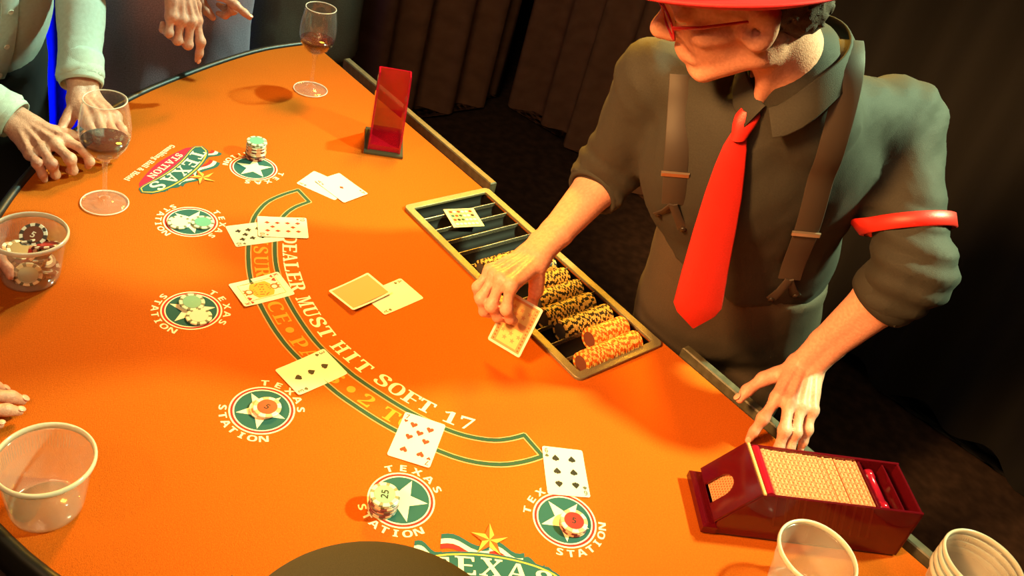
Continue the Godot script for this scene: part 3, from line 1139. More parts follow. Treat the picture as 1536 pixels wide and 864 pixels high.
# ------------------------------------------------------------------ the dealer's chip tray
func build_tray() -> void:
	var turn := -0.052
	var o := thing("chip_tray", "long black chip tray with a speckled silver frame, set in the dealer's edge", "tray", V(0.049, 0, 0.1315), turn)
	var fr := PackedVector2Array()
	var inn := PackedVector2Array()
	for q in [[0.2675, 0.107, fr, 0.012], [0.252, 0.0915, inn, 0.004]]:
		var c := [Vector2(q[0] - q[3], q[1] - q[3]), Vector2(-q[0] + q[3], q[1] - q[3]), Vector2(-q[0] + q[3], -q[1] + q[3]), Vector2(q[0] - q[3], -q[1] + q[3])]
		for i in 4:
			for j in 6:
				q[2].append(c[i] + Vector2.from_angle(TAU * i / 4.0 + TAU / 20.0 * j) * q[3])
	var g := Geo.new()
	for side in [-1.0, 1.0]:
		for p in Geometry2D.intersect_polygons(fr, PackedVector2Array([Vector2(0, -1), Vector2(0, 1), Vector2(side, 1), Vector2(side, -1)])):
			for q in Geometry2D.clip_polygons(p, inn):
				g.prism(q, 0.0006, 0.0065, Transform3D(), 0.0008)
	geo("frame", g, M.speckle, o)
	g = Geo.new()
	g.prism(fr, 0.0002, 0.0012)
	for i in 13:                              # troughs, open at the top
		var x := -0.236 + 0.0393 * i
		var a := []
		for z in [-0.0905, 0.0905]:
			var r := PackedVector3Array()
			for j in 13:
				var t := PI * j / 12.0
				r.append(Vector3(x - cos(t) * 0.0194, -0.0005 - sin(t) * 0.0185, z))
			a.append(r)
		var gg := Geo.new()
		gg.loft(a, false)
		for zi in 2:
			var r: PackedVector3Array = a[zi]
			for j in 12:
				gg.tri(Vector3(x, -0.0005, r[0].z), r[j], r[j + 1], 5)
		geo("trough", gg, M.trough, o)
		if i > 0:
			gg = Geo.new()
			gg.prism(PackedVector2Array([Vector2(x - 0.0207, -0.0905), Vector2(x - 0.0187, -0.0905), Vector2(x - 0.0187, 0.0905), Vector2(x - 0.0207, 0.0905)]), -0.006, 0.0035, Transform3D(), 0.0006)
			geo("divider", gg, M.divider, o)
	# chips lying on edge in rows: [trough, nearest end, farthest end, kind]
	var gold := [chip_geo(C.cblack, C.cyel, C.cgrey, 9, 0.5), chip_geo(C.cblack, C.cyel, C.cgrey, 7, 0.66), chip_geo(C.cdark, C.cyel, C.cgrey, 11, 0.5)]
	var orange := [chip_geo(C.corange, C.cyel, C.cbrown, 9, 0.5), chip_geo(C.corange, C.cyel2, C.cbrown, 8, 0.34), chip_geo(C.corange, C.cyel, C.cbrown, 11, 0.5)]
	var rows := [
		[5, 0.080, -0.066, gold, "black and yellow chip in the full row beside the tray's empty troughs", "tray chips in the first full row"],
		[6, 0.010, -0.062, gold, "black and yellow chip in the tray row under the dealer's reaching hand", "tray chips in the second row"],
		[7, 0.010, -0.062, gold, "black and yellow chip in the tray's third row, behind the dealer's knuckles", "tray chips in the third row"],
		[8, 0.040, -0.062, gold, "black and yellow chip in the tray's fourth row, by the held card", "tray chips in the fourth row"],
		[9, 0.058, -0.058, gold, "black and yellow chip in the tray's fifth row of chips", "tray chips in the fifth row"],
		[10, 0.052, -0.065, gold, "black and yellow chip in the tray row beside the short orange row", "tray chips in the sixth row"],
		[11, 0.0165, -0.070, orange, "orange chip in the shorter of the two orange rows in the tray", "tray chips in the short orange row"],
		[12, 0.072, -0.064, orange, "orange chip in the long row at the near end of the tray", "tray chips in the long orange row"]]
	for r in rows:
		chip_row(turn, -0.236 + 0.0393 * r[0], r[1], r[2], r[3], r[4], r[5])
	# the small printed card of chip pictures lying on the empty troughs
	var k := thing("chip_card", "small cream card printed with rows of coloured discs, in the tray's empty end", "card", V(-0.1415, 0.0052, 0.1335), 0)
	k.basis = Basis.looking_at(Vector3(-0.061, 0, -0.02).normalized(), Vector3.UP)
	g = Geo.new()
	g.box(Vector3(0.066, 0.0009, 0.062))
	geo("card_stock", g, M.cardmat, k)
	g = Geo.new()
	var hues := [[C.red2, C.cream, C.red2, C.cream, C.cream, C.red2], [C.green, C.red2, C.line, C.cream, C.cream, C.ink], [C.red2, C.ink, C.line, C.cream, C.cream, C.cream], [C.cream, C.cream, C.cream, C.cream, C.cream, C.cream]]
	g.col = C.khaki
	g.flat(PackedVector2Array([Vector2(-0.026, -0.028), Vector2(0.026, -0.028), Vector2(0.026, 0.028), Vector2(-0.026, 0.028)]), 0.00105)
	for r in 4:
		for i in 6:
			g.col = hues[r][i]
			g.flat(disc(0.0037, 14, Vector2(-0.0212 + i * 0.0085, -0.0205 + r * 0.0137)), 0.00112)
	geo("disc_pictures", g, M.print, k)

func chip_row(turn: float, x: float, z1: float, z0: float, kinds: Array, label: String, group: String) -> void:
	var rot := Basis(Vector3.UP, turn)
	var z := z0
	var i := 0
	while z < z1 - 0.002:
		var mesh: ArrayMesh = kinds[rng.randi() % kinds.size()]
		var b := rot * Basis(Vector3.RIGHT, PI / 2 + rng.randf_range(-0.02, 0.02)) * turned(rng.randf() * TAU)
		var p := rot * Vector3(x + rng.randf_range(-0.0004, 0.0004), 0.0025 + rng.randf_range(-0.0003, 0.0003), z)
		chip(label, group, V(0.049, 0, 0.1315) + p, b, mesh)
		z += 0.00342
		i += 1

# ------------------------------------------------------------------ card shoe and discard holder
func build_shoe() -> void:
	var ax := Vector2(0.64, -0.768).normalized()           # from the lip to the back
	var o := thing("card_shoe", "dark red see-through card shoe packed with cards, at the table's right end", "card shoe", V(0.584, 0, 0.274))
	o.basis = Basis(Vector3(ax.x, 0, ax.y), Vector3.UP, Vector3(-ax.y, 0, ax.x))      # x along the shoe, z to the players
	var w := 0.0475
	var T := Transform3D()
	var g := Geo.new()
	g.box(Vector3(0.285, 0.004, 2 * w), Transform3D(T.basis, Vector3(0.155, 0.001, 0)), 0.001)
	geo("base", g, M.shoe_dark, o)
	for s in [-1.0, 1.0]:
		g = Geo.new()
		var xf := Transform3D(Basis(Vector3(1, 0, 0), Vector3(0, 0, 1), Vector3(0, 1, 0)), Vector3(0, 0, s * w - (0.004 if s > 0 else 0.0)))
		g.prism(PackedVector2Array([Vector2(0.012, 0.004), Vector2(0.302, 0.004), Vector2(0.302, 0.096), Vector2(0.066, 0.092), Vector2(0.058, 0.090), Vector2(0.014, 0.030)]), 0, 0.004, xf, 0.0008)
		geo("side_wall", g, M.shoe, o)
	g = Geo.new()                                          # rounded lip in front
	g.box(Vector3(0.022, 0.020, 2 * w + 0.006), Transform3D(T.basis, Vector3(0.005, 0.0015, 0)), 0.004)
	geo("lip", g, M.shoe, o)
	# sloping face with the thumb opening
	g = Geo.new()
	var a := Vector3(0.010, 0.026, 0)
	var b := Vector3(0.058, 0.091, 0)
	var d := (b - a).normalized()
	var xf2 := Transform3D(Basis(d, d.cross(Vector3(0, 0, 1)) * -1.0, Vector3(0, 0, 1)), a)
	var L := a.distance_to(b)
	var face := PackedVector2Array([Vector2(0, -w), Vector2(L, -w), Vector2(L, w), Vector2(0, w), Vector2(0, 0.017)])
	for i in 13:
		var t := PI / 2 - PI * i / 12.0
		face.append(Vector2(0.026 + 0.022 * cos(t) * 0.9, 0.017 * sin(t)))
	face.append(Vector2(0, -0.017))
	g.prism(face, 0, 0.004, xf2, 0.0008)
	geo("sloping_face", g, M.shoe, o)
	g = Geo.new()
	g.col = C.card3
	g.box(Vector3(0.062, 0.0006, 0.086), Transform3D(xf2.basis, a + d * 0.034 - xf2.basis.y * 0.003))
	g.col = C.back3
	for i in 12:
		for j in 14:
			g.flat(disc(0.0016, 6, Vector2(0.006 + i * 0.0042, -0.03 + j * 0.0045 + (i % 2) * 0.002)), 0.0009, Transform3D(xf2.basis, a - xf2.basis.y * 0.003))
	geo("next_card", g, M.print_gloss, o)
	g = Geo.new()                                          # bright bevelled bar at the top of the face
	g.box(Vector3(0.004, 0.0035, 2 * w), Transform3D(T.basis, Vector3(0.060, 0.0905, 0)), 0.0008)
	geo("top_bar", g, M.gilt, o)
	g = Geo.new()
	g.tube([Vector3(0.0705, 0.0855, -w + 0.004), Vector3(0.0705, 0.0855, w - 0.004)], [0.0085, 0.0085], 14)
	geo("front_roll", g, M.shoe_red, o)
	# cards stand on their long edge, leaning; each thin layer a little out of line
	var x := 0.079
	for pk in [[34, "card_pack"], [11, "card_pack"]]:
		g = Geo.new()
		for i in pk[0]:
			var th := 0.0034
			g.col = C.card3 if i % 2 else C.card2
			var jy := rng.randf_range(-0.0009, 0.0009)
			var jz := rng.randf_range(-0.0008, 0.0008)
			var lean := Basis(Vector3(0, 0, 1), 0.28)
			g.box(Vector3(th * 0.94, 0.0635, 0.0865), Transform3D(lean, Vector3(x + 0.018, 0.028 + jy, jz)), 0.0005)
			g.col = C.back3
			for j in 17:
				if (i + j) % 2:
					g.box(Vector3(th * 0.5, 0.0004, 0.0022), Transform3D(lean, Vector3(x + 0.018, 0.028 + jy, jz) + lean * Vector3(0, 0.0634, -0.0385 + j * 0.0048)))
			x += th
		var pkm := geo(pk[1], g, M.print, o)
		pkm.set_meta("kind", "stuff")
		x += 0.0016
	# roller block in the space behind
	g = Geo.new()
	g.box(Vector3(0.003, 0.058, 0.084), Transform3D(T.basis, Vector3(0.236, 0.034, 0)), 0.0006)
	g.box(Vector3(0.003, 0.058, 0.084), Transform3D(T.basis, Vector3(0.275, 0.034, 0)), 0.0006)
	geo("follower_plate", g, M.shoe, o)
	g = Geo.new()
	var rx := 0.252
	g.tube([Vector3(rx, 0.077, -0.036), Vector3(rx, 0.077, -0.034), Vector3(rx, 0.077, -0.024), Vector3(rx, 0.077, -0.023), Vector3(rx, 0.077, 0.023), Vector3(rx, 0.077, 0.024), Vector3(rx, 0.077, 0.034), Vector3(rx, 0.077, 0.036)], [0.008, 0.0105, 0.0105, 0.009, 0.009, 0.0105, 0.0105, 0.008], 18)
	geo("roller", g, M.shoe_red, o)
	g = Geo.new()
	g.box(Vector3(0.004, 0.092, 2 * w), Transform3D(T.basis, Vector3(0.300, 0.003, 0)), 0.0008)
	geo("back_wall", g, M.shoe, o)

func build_discard() -> void:
	# plate corners on the felt give its place and turn
	var x := Vector2(0.049, -0.068).normalized()
	var o := thing("discard_holder", "red clear acrylic discard holder standing on a dark square base", "card holder", V(-0.4475, 0, 0.115))
	o.basis = Basis(Vector3(x.x, 0, x.y), Vector3.UP, Vector3(-x.y, 0, x.x))
	var g := Geo.new()
	g.box(Vector3(0.084, 0.006, 0.112), Transform3D(), 0.001)
	geo("base_plate", g, M.smoke, o)
	var w := 0.033
	var z0 := -0.046
	for s in [-1.0, 1.0]:
		g = Geo.new()
		var xf := Transform3D(Basis(Vector3(0, 0, 1), Vector3(1, 0, 0), Vector3(0, 1, 0)), Vector3(s * w - 0.002, 0.006, 0))
		g.prism(PackedVector2Array([Vector2(z0, 0), Vector2(z0, 0.155), Vector2(z0 + 0.03, 0.155), Vector2(0.030, 0.060), Vector2(0.046, 0.030), Vector2(0.046, 0)]), 0, 0.004, xf, 0.0006)
		geo("side_wall", g, M.acrylic, o)
	g = Geo.new()
	g.box(Vector3(2 * w, 0.155, 0.004), Transform3D(Basis(), Vector3(0, 0.006, z0)), 0.0006)
	geo("back_wall", g, M.acrylic, o)
	g = Geo.new()
	g.box(Vector3(2 * w - 0.004, 0.014, 0.088), Transform3D(Basis(), Vector3(0, 0.0061, 0.0)), 0.001)
	geo("foot_block", g, M.acrylic, o)

# ------------------------------------------------------------------ hands
const META := [0.092, 0.094, 0.088, 0.080]
const APART := [0.027, 0.008, -0.012, -0.031]
const BONES := [[0.043, 0.026, 0.022], [0.048, 0.030, 0.024], [0.044, 0.028, 0.023], [0.034, 0.021, 0.020]]
const THUMB := [0.046, 0.034, 0.028]

# right: a right hand. w = wrist, f = towards the knuckles, n = out of the back of the hand.
# pose = for each finger (index first) [bend at the knuckle, bend in the finger, spread], then the thumb [turn, drop, bend, bend]
func hand_joints(right: bool, w: Vector3, f: Vector3, n: Vector3, pose: Array) -> Dictionary:
	var t := n.cross(f) * (1.0 if right else -1.0)
	var j := {"w": w, "f": f, "n": n, "t": t, "fingers": []}
	for i in 4:
		var a: float = pose[3 * i]
		var b: float = pose[3 * i + 1]
		var sp: float = pose[3 * i + 2]
		var m: Vector3 = w + f * META[i] + t * APART[i] - n * (0.004 * absf(i - 1))
		var d0 := f * cos(sp) + t * sin(sp)
		var pts := [m]
		var pos := m
		var d := d0
		for k in 3:
			d = d0 * cos(a) - n * sin(a)
			pos += d * BONES[i][k]
			pts.append(pos)
			a += b * (1.0 if k == 0 else 0.65)
		var last := a - b * 0.65
		j.fingers.append([pts, d, n * cos(last) + d0 * sin(last)])
	var az: float = pose[12]
	var el: float = pose[13]
	var q := w + f * 0.024 + t * 0.020 - n * 0.010
	var th := [q]
	var dd := f * cos(az) * cos(el) + t * sin(az) * cos(el) - n * sin(el)
	var inw := -t * cos(az) + f * sin(az)
	inw = (inw - dd * inw.dot(dd)).normalized()
	var an := 0.0
	var tip := dd
	for k in 3:
		tip = dd * cos(an) + inw * sin(an)
		q += tip * THUMB[k]
		th.append(q)
		an += [pose[14], pose[15], 0.0][k]
	j.thumb = [th, tip, (n.cross(tip).cross(tip) * -1.0 + t * 0.5 - inw * 0.4).normalized()]
	return j

# adds a hand and its forearm to the skin; the fingers stay apart because each is a group of its own
func hand_skin(out: Array, j: Dictionary, elbow: Vector3, upto := 0.75, cell := 0.003, fat := 1.0) -> void:
	var w: Vector3 = j.w
	var f: Vector3 = j.f
	var n: Vector3 = j.n
	var t: Vector3 = j.t
	var end := w.lerp(elbow, upto)
	var lo := w.min(end)
	var hi := w.max(end)
	for fg in j.fingers:
		for p in fg[0]:
			lo = lo.min(p)
			hi = hi.max(p)
	for p in j.thumb[0]:
		lo = lo.min(p)
		hi = hi.max(p)
	var F := Field.new(lo - Vector3.ONE * 0.045, hi + Vector3.ONE * 0.045, cell, 0.0026)
	for i in 4:
		var m: Vector3 = j.fingers[i][0][0]
		F.cap(w + f * 0.006 + t * APART[i] * 0.62 - n * 0.003, m - n * 0.006, 0.0125 * fat, 0.0105 * fat)
		F.cap(m - n * 0.0025, m - n * 0.003, 0.0100 * fat, 0.0100 * fat)
		F.cap(w + f * 0.022 + t * APART[i] * 0.55 + n * 0.0085, m + n * 0.0058, 0.0016, 0.0028)
	F.cap(w + f * 0.014 + t * 0.016 - n * 0.005, w + f * 0.014 - t * 0.019 - n * 0.005, 0.0135 * fat, 0.0125 * fat)
	F.cap(w + f * 0.052 + t * 0.014 - n * 0.008, w + f * 0.050 - t * 0.022 - n * 0.008, 0.0105 * fat, 0.0105 * fat)
	F.cap(j.thumb[0][0], j.thumb[0][1], 0.0140 * fat, 0.0098 * fat)
	var ax := (elbow - w).normalized()
	var sd := (t - ax * t.dot(ax)).normalized()
	for s in [-1.0, 1.0]:
		F.cap(w + f * 0.012 + sd * s * 0.0105, w + ax * 0.05 + sd * s * 0.0095, 0.0175 * fat, 0.0195 * fat)
		F.cap(w + ax * 0.05 + sd * s * 0.0095, w + ax * 0.17 + sd * s * 0.009, 0.0195 * fat, 0.0305 * fat)
		F.cap(w + ax * 0.17 + sd * s * 0.009, w + ax * 0.26, 0.0305 * fat, 0.033 * fat)
	F.cap(w - sd * 0.020 + n * 0.012 + ax * 0.012, w - sd * 0.020 + n * 0.012 + ax * 0.016, 0.0065, 0.0065)      # wrist bone
	for s in [0.004, -0.007]:
		F.cap(w + sd * s + n * 0.0155 + f * 0.01, w + ax * 0.06 + sd * s * 1.6 + n * 0.0165, 0.002, 0.002)
	F.cut(end, ax, 0.09)
	for i in 4:
		F.begin()
		var pts: Array = j.fingers[i][0]
		var d: Vector3 = j.fingers[i][1]
		var r: float = [1.0, 1.03, 0.97, 0.86][i] * fat
		F.cap(pts[0] - n * 0.004, pts[1], 0.0090 * r, 0.0082 * r)
		F.cap(pts[1], pts[1] + j.fingers[i][2] * 0.0006, 0.0087 * r, 0.0087 * r)
		F.cap(pts[1], pts[2], 0.0081 * r, 0.0074 * r)
		F.cap(pts[2], pts[3] - d * 0.0068, 0.0074 * r, 0.0062 * r)
		F.end()
	F.begin()
	var th: Array = j.thumb[0]
	F.cap(th[0].lerp(th[1], 0.5), th[1], 0.0120 * fat, 0.0100 * fat)
	F.cap(th[1], th[2], 0.0100 * fat, 0.0090 * fat)
	F.cap(th[2], th[3] - j.thumb[1] * 0.0078, 0.0092 * fat, 0.0072 * fat)
	F.end()
	F.skin(out)

# the part of the body under the clothes, so that head, arms and hands hang together
func inner_body(out: Array, hip: Vector3, neck: Vector3, shoulders: Array, arms: Array) -> void:
	var lo := hip.min(neck)
	var hi := hip.max(neck)
	for a in arms:
		lo = lo.min(a[0]).min(a[1])
		hi = hi.max(a[0]).max(a[1])
	var B := Field.new(lo - Vector3.ONE * 0.16, hi + Vector3.ONE * 0.14, 0.014, 0.010)
	B.cap(neck, hip.lerp(neck, 0.75), 0.040, 0.070)
	B.cap(hip.lerp(neck, 0.75), hip, 0.070, 0.075)
	for i in arms.size():
		B.cap(neck - (neck - hip).normalized() * 0.06, shoulders[i], 0.04, 0.036)
		B.cap(shoulders[i], arms[i][0], 0.036, 0.027)
		B.cap(arms[i][0], arms[i][0].lerp(arms[i][1], 0.6), 0.027, 0.020)
	B.skin(out)

func nails(parent: Node3D, j: Dictionary, m: Material, which: Array) -> void:
	for i in which:
		var a: Array = j.thumb if i == 4 else j.fingers[i]
		var pts: Array = a[0]
		var d: Vector3 = a[1]
		var b: Vector3 = (a[2] - d * a[2].dot(d)).normalized()
		var s := b.cross(d)
		var k: float = [1.0, 1.03, 0.97, 0.86, 1.2][i]
		var c: Vector3 = pts[3] - d * 0.0066 + b * (0.0060 if i < 4 else 0.0070) * k
		var g := Geo.new()
		var prof := []
		for q in 7:
			var t := PI * q / 6.0
			prof.append(Vector2(sin(t), cos(t)))
		g.lathe(prof, 14, Transform3D(Basis(s * 0.0050 * k, b * 0.0013, d * 0.0062 * k), c))
		geo("fingernail", g, m, parent)

# ------------------------------------------------------------------ heads
func head_field(c: Vector3, R: Vector3, U: Vector3, F: Vector3, cell: float, k := 1.0) -> Field:
	var at := func_free(c, R, U, F, k)
	var lo := Vector3.ONE * 1e9
	var hi := -lo
	for x in [-0.10, 0.10]:
		for u in [-0.20, 0.14]:
			for f in [-0.13, 0.14]:
				var p: Vector3 = at * Vector3(x, u, f)
				lo = lo.min(p)
				hi = hi.max(p)
	var H := Field.new(lo, hi, cell, 0.0055)
	var ax := Basis(R, U, F)
	H.ell(at * Vector3(0, 0.03, -0.015), ax, Vector3(0.0745, 0.086, 0.095) * k)
	H.ell(at * Vector3(0, -0.035, 0.028), ax, Vector3(0.056, 0.072, 0.058) * k)
	for s in [-1.0, 1.0]:
		H.cap(at * Vector3(0.050 * s, -0.062, -0.008), at * Vector3(0.016 * s, -0.104, 0.062), 0.0175 * k, 0.0155 * k)
		H.cap(at * Vector3(0.052 * s, -0.02, -0.006), at * Vector3(0.050 * s, -0.062, -0.008), 0.018 * k, 0.0175 * k)
		H.cap(at * Vector3(0.044 * s, -0.026, 0.052), at * Vector3(0.050 * s, -0.022, 0.03), 0.016 * k, 0.016 * k)
		H.cap(at * Vector3(0.012 * s, 0.014, 0.082), at * Vector3(0.038 * s, 0.016, 0.070), 0.009 * k, 0.009 * k)
		H.cap(at * Vector3(0.010 * s, -0.044, 0.092), at * Vector3(0.010 * s, -0.044, 0.093), 0.0072 * k, 0.0072 * k)
		H.cap(at * Vector3(0.020 * s, -0.076, 0.071), at * Vector3(0.0, -0.0715, 0.084), 0.0045 * k, 0.0055 * k)
		H.cap(at * Vector3(0.019 * s, -0.079, 0.071), at * Vector3(0.0, -0.0845, 0.081), 0.0045 * k, 0.0062 * k)
		# ear: rim, lobe and plate
		var rim := []
		for i in 9:
			var a := lerpf(-2.3, 1.9, i / 8.0)
			rim.append(at * Vector3((0.078 + 0.003 * cos(a)) * s, -0.008 + 0.0215 * sin(-a + 0.2), -0.012 - 0.0125 * cos(a) + 0.005 * sin(a)))
		for i in 8:
			H.cap(rim[i], rim[i + 1], 0.0026 * k, 0.0026 * k)
		H.cap(at * Vector3(0.076 * s, -0.030, -0.005), at * Vector3(0.075 * s, -0.025, -0.007), 0.0045 * k, 0.004 * k)
		H.ell(at * Vector3(0.074 * s, -0.010, -0.012), Basis(R.rotated(U, 0.35 * s), U, F.rotated(U, 0.35 * s)), Vector3(0.004, 0.019, 0.011) * k)
		H.cap(at * Vector3(0.073 * s, -0.014, 0.004), at * Vector3(0.073 * s, -0.018, 0.005), 0.005 * k, 0.005 * k)
	H.cap(at * Vector3(0, 0.004, 0.083), at * Vector3(0, -0.036, 0.106), 0.0078 * k, 0.0100 * k)
	H.cap(at * Vector3(0, -0.036, 0.106), at * Vector3(0, -0.038, 0.108), 0.0100 * k, 0.0098 * k)
	H.cap(at * Vector3(0, -0.106, 0.064), at * Vector3(0, -0.108, 0.066), 0.0165 * k, 0.0165 * k)
	H.cap(at * Vector3(0, -0.06, -0.03), at * Vector3(0, -0.20, -0.068), 0.050 * k, 0.045 * k)
	for s in [-1.0, 1.0]:
		H.cap(at * Vector3(0.052 * s, -0.05, -0.03), at * Vector3(0.014 * s, -0.185, 0.002), 0.010, 0.010)
		H.hollow(at * Vector3(0.031 * s, -0.004, 0.093), 0.0135 * k)
		H.hollow(at * Vector3(0.081 * s, -0.010, -0.006), 0.0055 * k)
		H.ell(at * Vector3(0.031 * s, 0.0015, 0.0765), ax, Vector3(0.0150, 0.0085, 0.0125) * k)
	return H

func func_free(c: Vector3, R: Vector3, U: Vector3, F: Vector3, k: float) -> Transform3D:
	return Transform3D(Basis(R * k, U * k, F * k), c)

func eyes(parent: Node3D, at: Transform3D) -> void:
	for s in [-1.0, 1.0]:
		var g := Geo.new()
		var b := SphereMesh.new()
		b.radius = 0.0118
		b.height = 0.0236
		var o := mesh_node("eye", b, M.eye, parent)
		o.position = at * Vector3(0.031 * s, -0.004, 0.0745)
		g.lathe([Vector2(0, 0.0008), Vector2(0.0056, 0.0), Vector2(0, -0.0006)], 16, Transform3D(Basis(Vector3.RIGHT, PI / 2), Vector3.ZERO))
		var q := geo("iris", g, M.iris, parent)
		q.transform = Transform3D(at.basis.orthonormalized(), at * Vector3(0.031 * s, -0.009, 0.0850))

# ------------------------------------------------------------------ plain clothed people
# who: label; hip and neck: ends of the trunk; front: where the chest faces; arms: [elbow, joints, right?] each; looks: materials
func trunk_axes(hip: Vector3, neck: Vector3, front: Vector3) -> Basis:
	var up := (neck - hip).normalized()
	var fr := (front - up * front.dot(up)).normalized()
	return Basis(up.cross(fr), up, fr)      # x = the person's left

func person(label: String, hip: Vector3, neck: Vector3, front: Vector3, arms: Array, top: Material, legs: Material, skin: Material, headdir: Vector3, cell := 0.012, sleeve_to := 0.86, belly := 0.115, fold := 0.006, hem := 0.02, wide := 1.0) -> Dictionary:
	var o := thing("person", label, "person")
	var ax := trunk_axes(hip, neck, front)
	var sk := skin_arrays()
	# head and neck
	var U := (Vector3.UP + ax.z * 0.12).normalized()
	var Fd := (headdir - U * headdir.dot(U)).normalized()
	var R := Fd.cross(U)
	var hc := neck + ax.y * 0.05 + U * 0.135 + ax.z * 0.03
	var H := head_field(hc, R, U, Fd, 0.006)
	H.skin(sk)
	# shoulders, arms
	var sh := []
	for s in [1.0, -1.0]:
		sh.append(neck - ax.y * 0.055 + ax.x * 0.165 * s)
	var lo := hip.min(neck)
	var hi := hip.max(neck)
	for i in arms.size():
		lo = lo.min(arms[i][0]).min(arms[i][1].w)
		hi = hi.max(arms[i][0]).max(arms[i][1].w)
	var F := Field.new(lo - Vector3.ONE * 0.26, hi + Vector3.ONE * 0.2, cell, 0.010)
	var L := hip.distance_to(neck)
	F.ell(hip + ax.y * L * 0.66 + ax.z * 0.0, ax, Vector3(0.165 * wide, L * 0.36, 0.105))
	F.ell(hip + ax.y * L * 0.22 + ax.z * 0.012, ax, Vector3(0.158 * wide, L * 0.42, belly))
	if hem > 0.1:
		for q in [-0.06, 0.06]:
			F.cap(hip + ax.y * 0.1 + ax.x * q * wide, hip - ax.y * (hem + 0.05) + ax.x * q * wide, 0.125, 0.145)
	F.cap(sh[0], sh[1], 0.060, 0.060)
	F.cap(neck - ax.y * 0.05, neck + ax.y * 0.0, 0.066, 0.056)
	var W := Wob.new()
	W.amp = fold
	W.noise.frequency = 6.0
	W.noise.seed = 5
	W.squash = Vector3(1.0, 0.45, 1.0)
	for a in arms:
		var s: Vector3 = sh[0] if not a[2] else sh[1]
		var el: Vector3 = a[0]
		var wr: Vector3 = a[1].w
		var end := el.lerp(wr, sleeve_to)
		F.cap(s, el, 0.058, 0.049)
		F.cap(el, end, 0.049, 0.036)
		F.cap(end, end + (wr - el).normalized() * 0.02, 0.036, 0.036)
		F.cut(end, (wr - el).normalized(), 0.075)
		W.ripples.append([el, (wr - s).normalized(), 0.035, 0.006, 0.13])
		hand_skin(sk, a[1], el, 0.7, 0.003 if a.size() < 4 else a[3])
	F.cut(hip - ax.y * hem, -ax.y, 0.36)
	var pairs := []
	var ss := []
	for a in arms:
		pairs.append([a[0], a[1].w])
		ss.append(sh[0] if not a[2] else sh[1])
	inner_body(sk, hip, neck, ss, pairs)
	var cl := skin_arrays()
	F.skin(cl, W)
	mesh_node("body", skin_mesh(sk), skin, o)
	mesh_node("shirt", skin_mesh(cl), top, o)
	eyes(o, func_free(hc, R, U, Fd, 1.0))
	# hair
	var hr := Field.new(hc - Vector3.ONE * 0.15, hc + Vector3.ONE * 0.16, 0.007, 0.005)
	hr.ell(hc + U * 0.036 - Fd * 0.022, Basis(R, U, Fd), Vector3(0.081, 0.091, 0.098))
	hr.cut(hc + U * 0.05 + Fd * 0.07, (Fd * 0.8 - U * 0.6).normalized(), 0.3)
	var ha := skin_arrays()
	var HW := Wob.new()
	HW.amp = 0.005
	HW.noise.frequency = 40.0
	hr.skin(ha, HW)
	mesh_node("hair", skin_mesh(ha), M.hair, o)
	# trousers and shoes
	var T := Field.new(Vector3(hip.x - 0.32, 0.03, hip.z - 0.32), Vector3(hip.x + 0.32, hip.y + 0.13, hip.z + 0.32), 0.014, 0.012)
	T.ell(hip + ax.y * 0.02, ax, Vector3(0.160, 0.11, belly * 0.98))
	var flatf := Vector3(ax.z.x, 0, ax.z.z).normalized()
	for s in [1.0, -1.0]:
		var h: Vector3 = hip + ax.x * 0.085 * s - Vector3(0, 0.05, 0)
		var foot: Vector3 = Vector3(h.x, 0.09, h.z) - flatf * 0.02 + ax.x * 0.03 * s
		var knee: Vector3 = h.lerp(foot, 0.5) + flatf * 0.02
		T.cap(h, knee, 0.085, 0.062)
		T.cap(knee, foot, 0.062, 0.050)
		var g := Geo.new()
		var sx := Transform3D(Basis(Vector3.UP.cross(flatf), Vector3.UP, flatf), Vector3(foot.x, 0.0, foot.z) + flatf * 0.06)
		var sole := PackedVector2Array()
		for i in 20:
			var a := TAU * i / 20.0
			sole.append(Vector2(cos(a) * (0.046 if sin(a) > 0 else 0.038), sin(a) * 0.135))
		g.prism(sole, 0.0, 0.075, sx, 0.016, 1)
		geo("shoe", g, M.leather, o)
	T.cut(hip + ax.y * 0.085, ax.y, 0.3)
	var tr := skin_arrays()
	T.skin(tr, W)
	mesh_node("trousers", skin_mesh(tr), legs, o)
	return {"node": o, "ax": ax, "shirt": F, "hc": hc, "sh": sh}

# a band of cloth or leather that lies on a shirt along a path
func strap(parent: Node3D, called: String, F: Field, pts: Array, across: Vector3, width: float, into: Vector3, m: Material, thick := 0.0025, over := Vector3.ZERO) -> Array:
	var line := []
	for i in pts.size() - 1:
		for k in 8:
			line.append(pts[i].lerp(pts[i + 1], k / 8.0))
	line.append(pts[-1])
	var onto := []
	for i in line.size():
		var t := clampf(1.0 - 3.2 * i / line.size(), 0.0, 1.0)
		var dir := (into - over * t * 1.6).normalized()
		onto.append(F.drop(line[i] - dir * 0.16, dir, 0.0065))
	var sm := []
	for i in onto.size():
		var q := Vector3.ZERO
		var c := 0
		for k in range(maxi(0, i - 2), mini(onto.size(), i + 3)):
			q += onto[k]
			c += 1
		sm.append(q / c)
	var g := Geo.new()
	g.ribbon(sm, [across], [width], thick)
	geo(called, g, m, parent)
	return sm

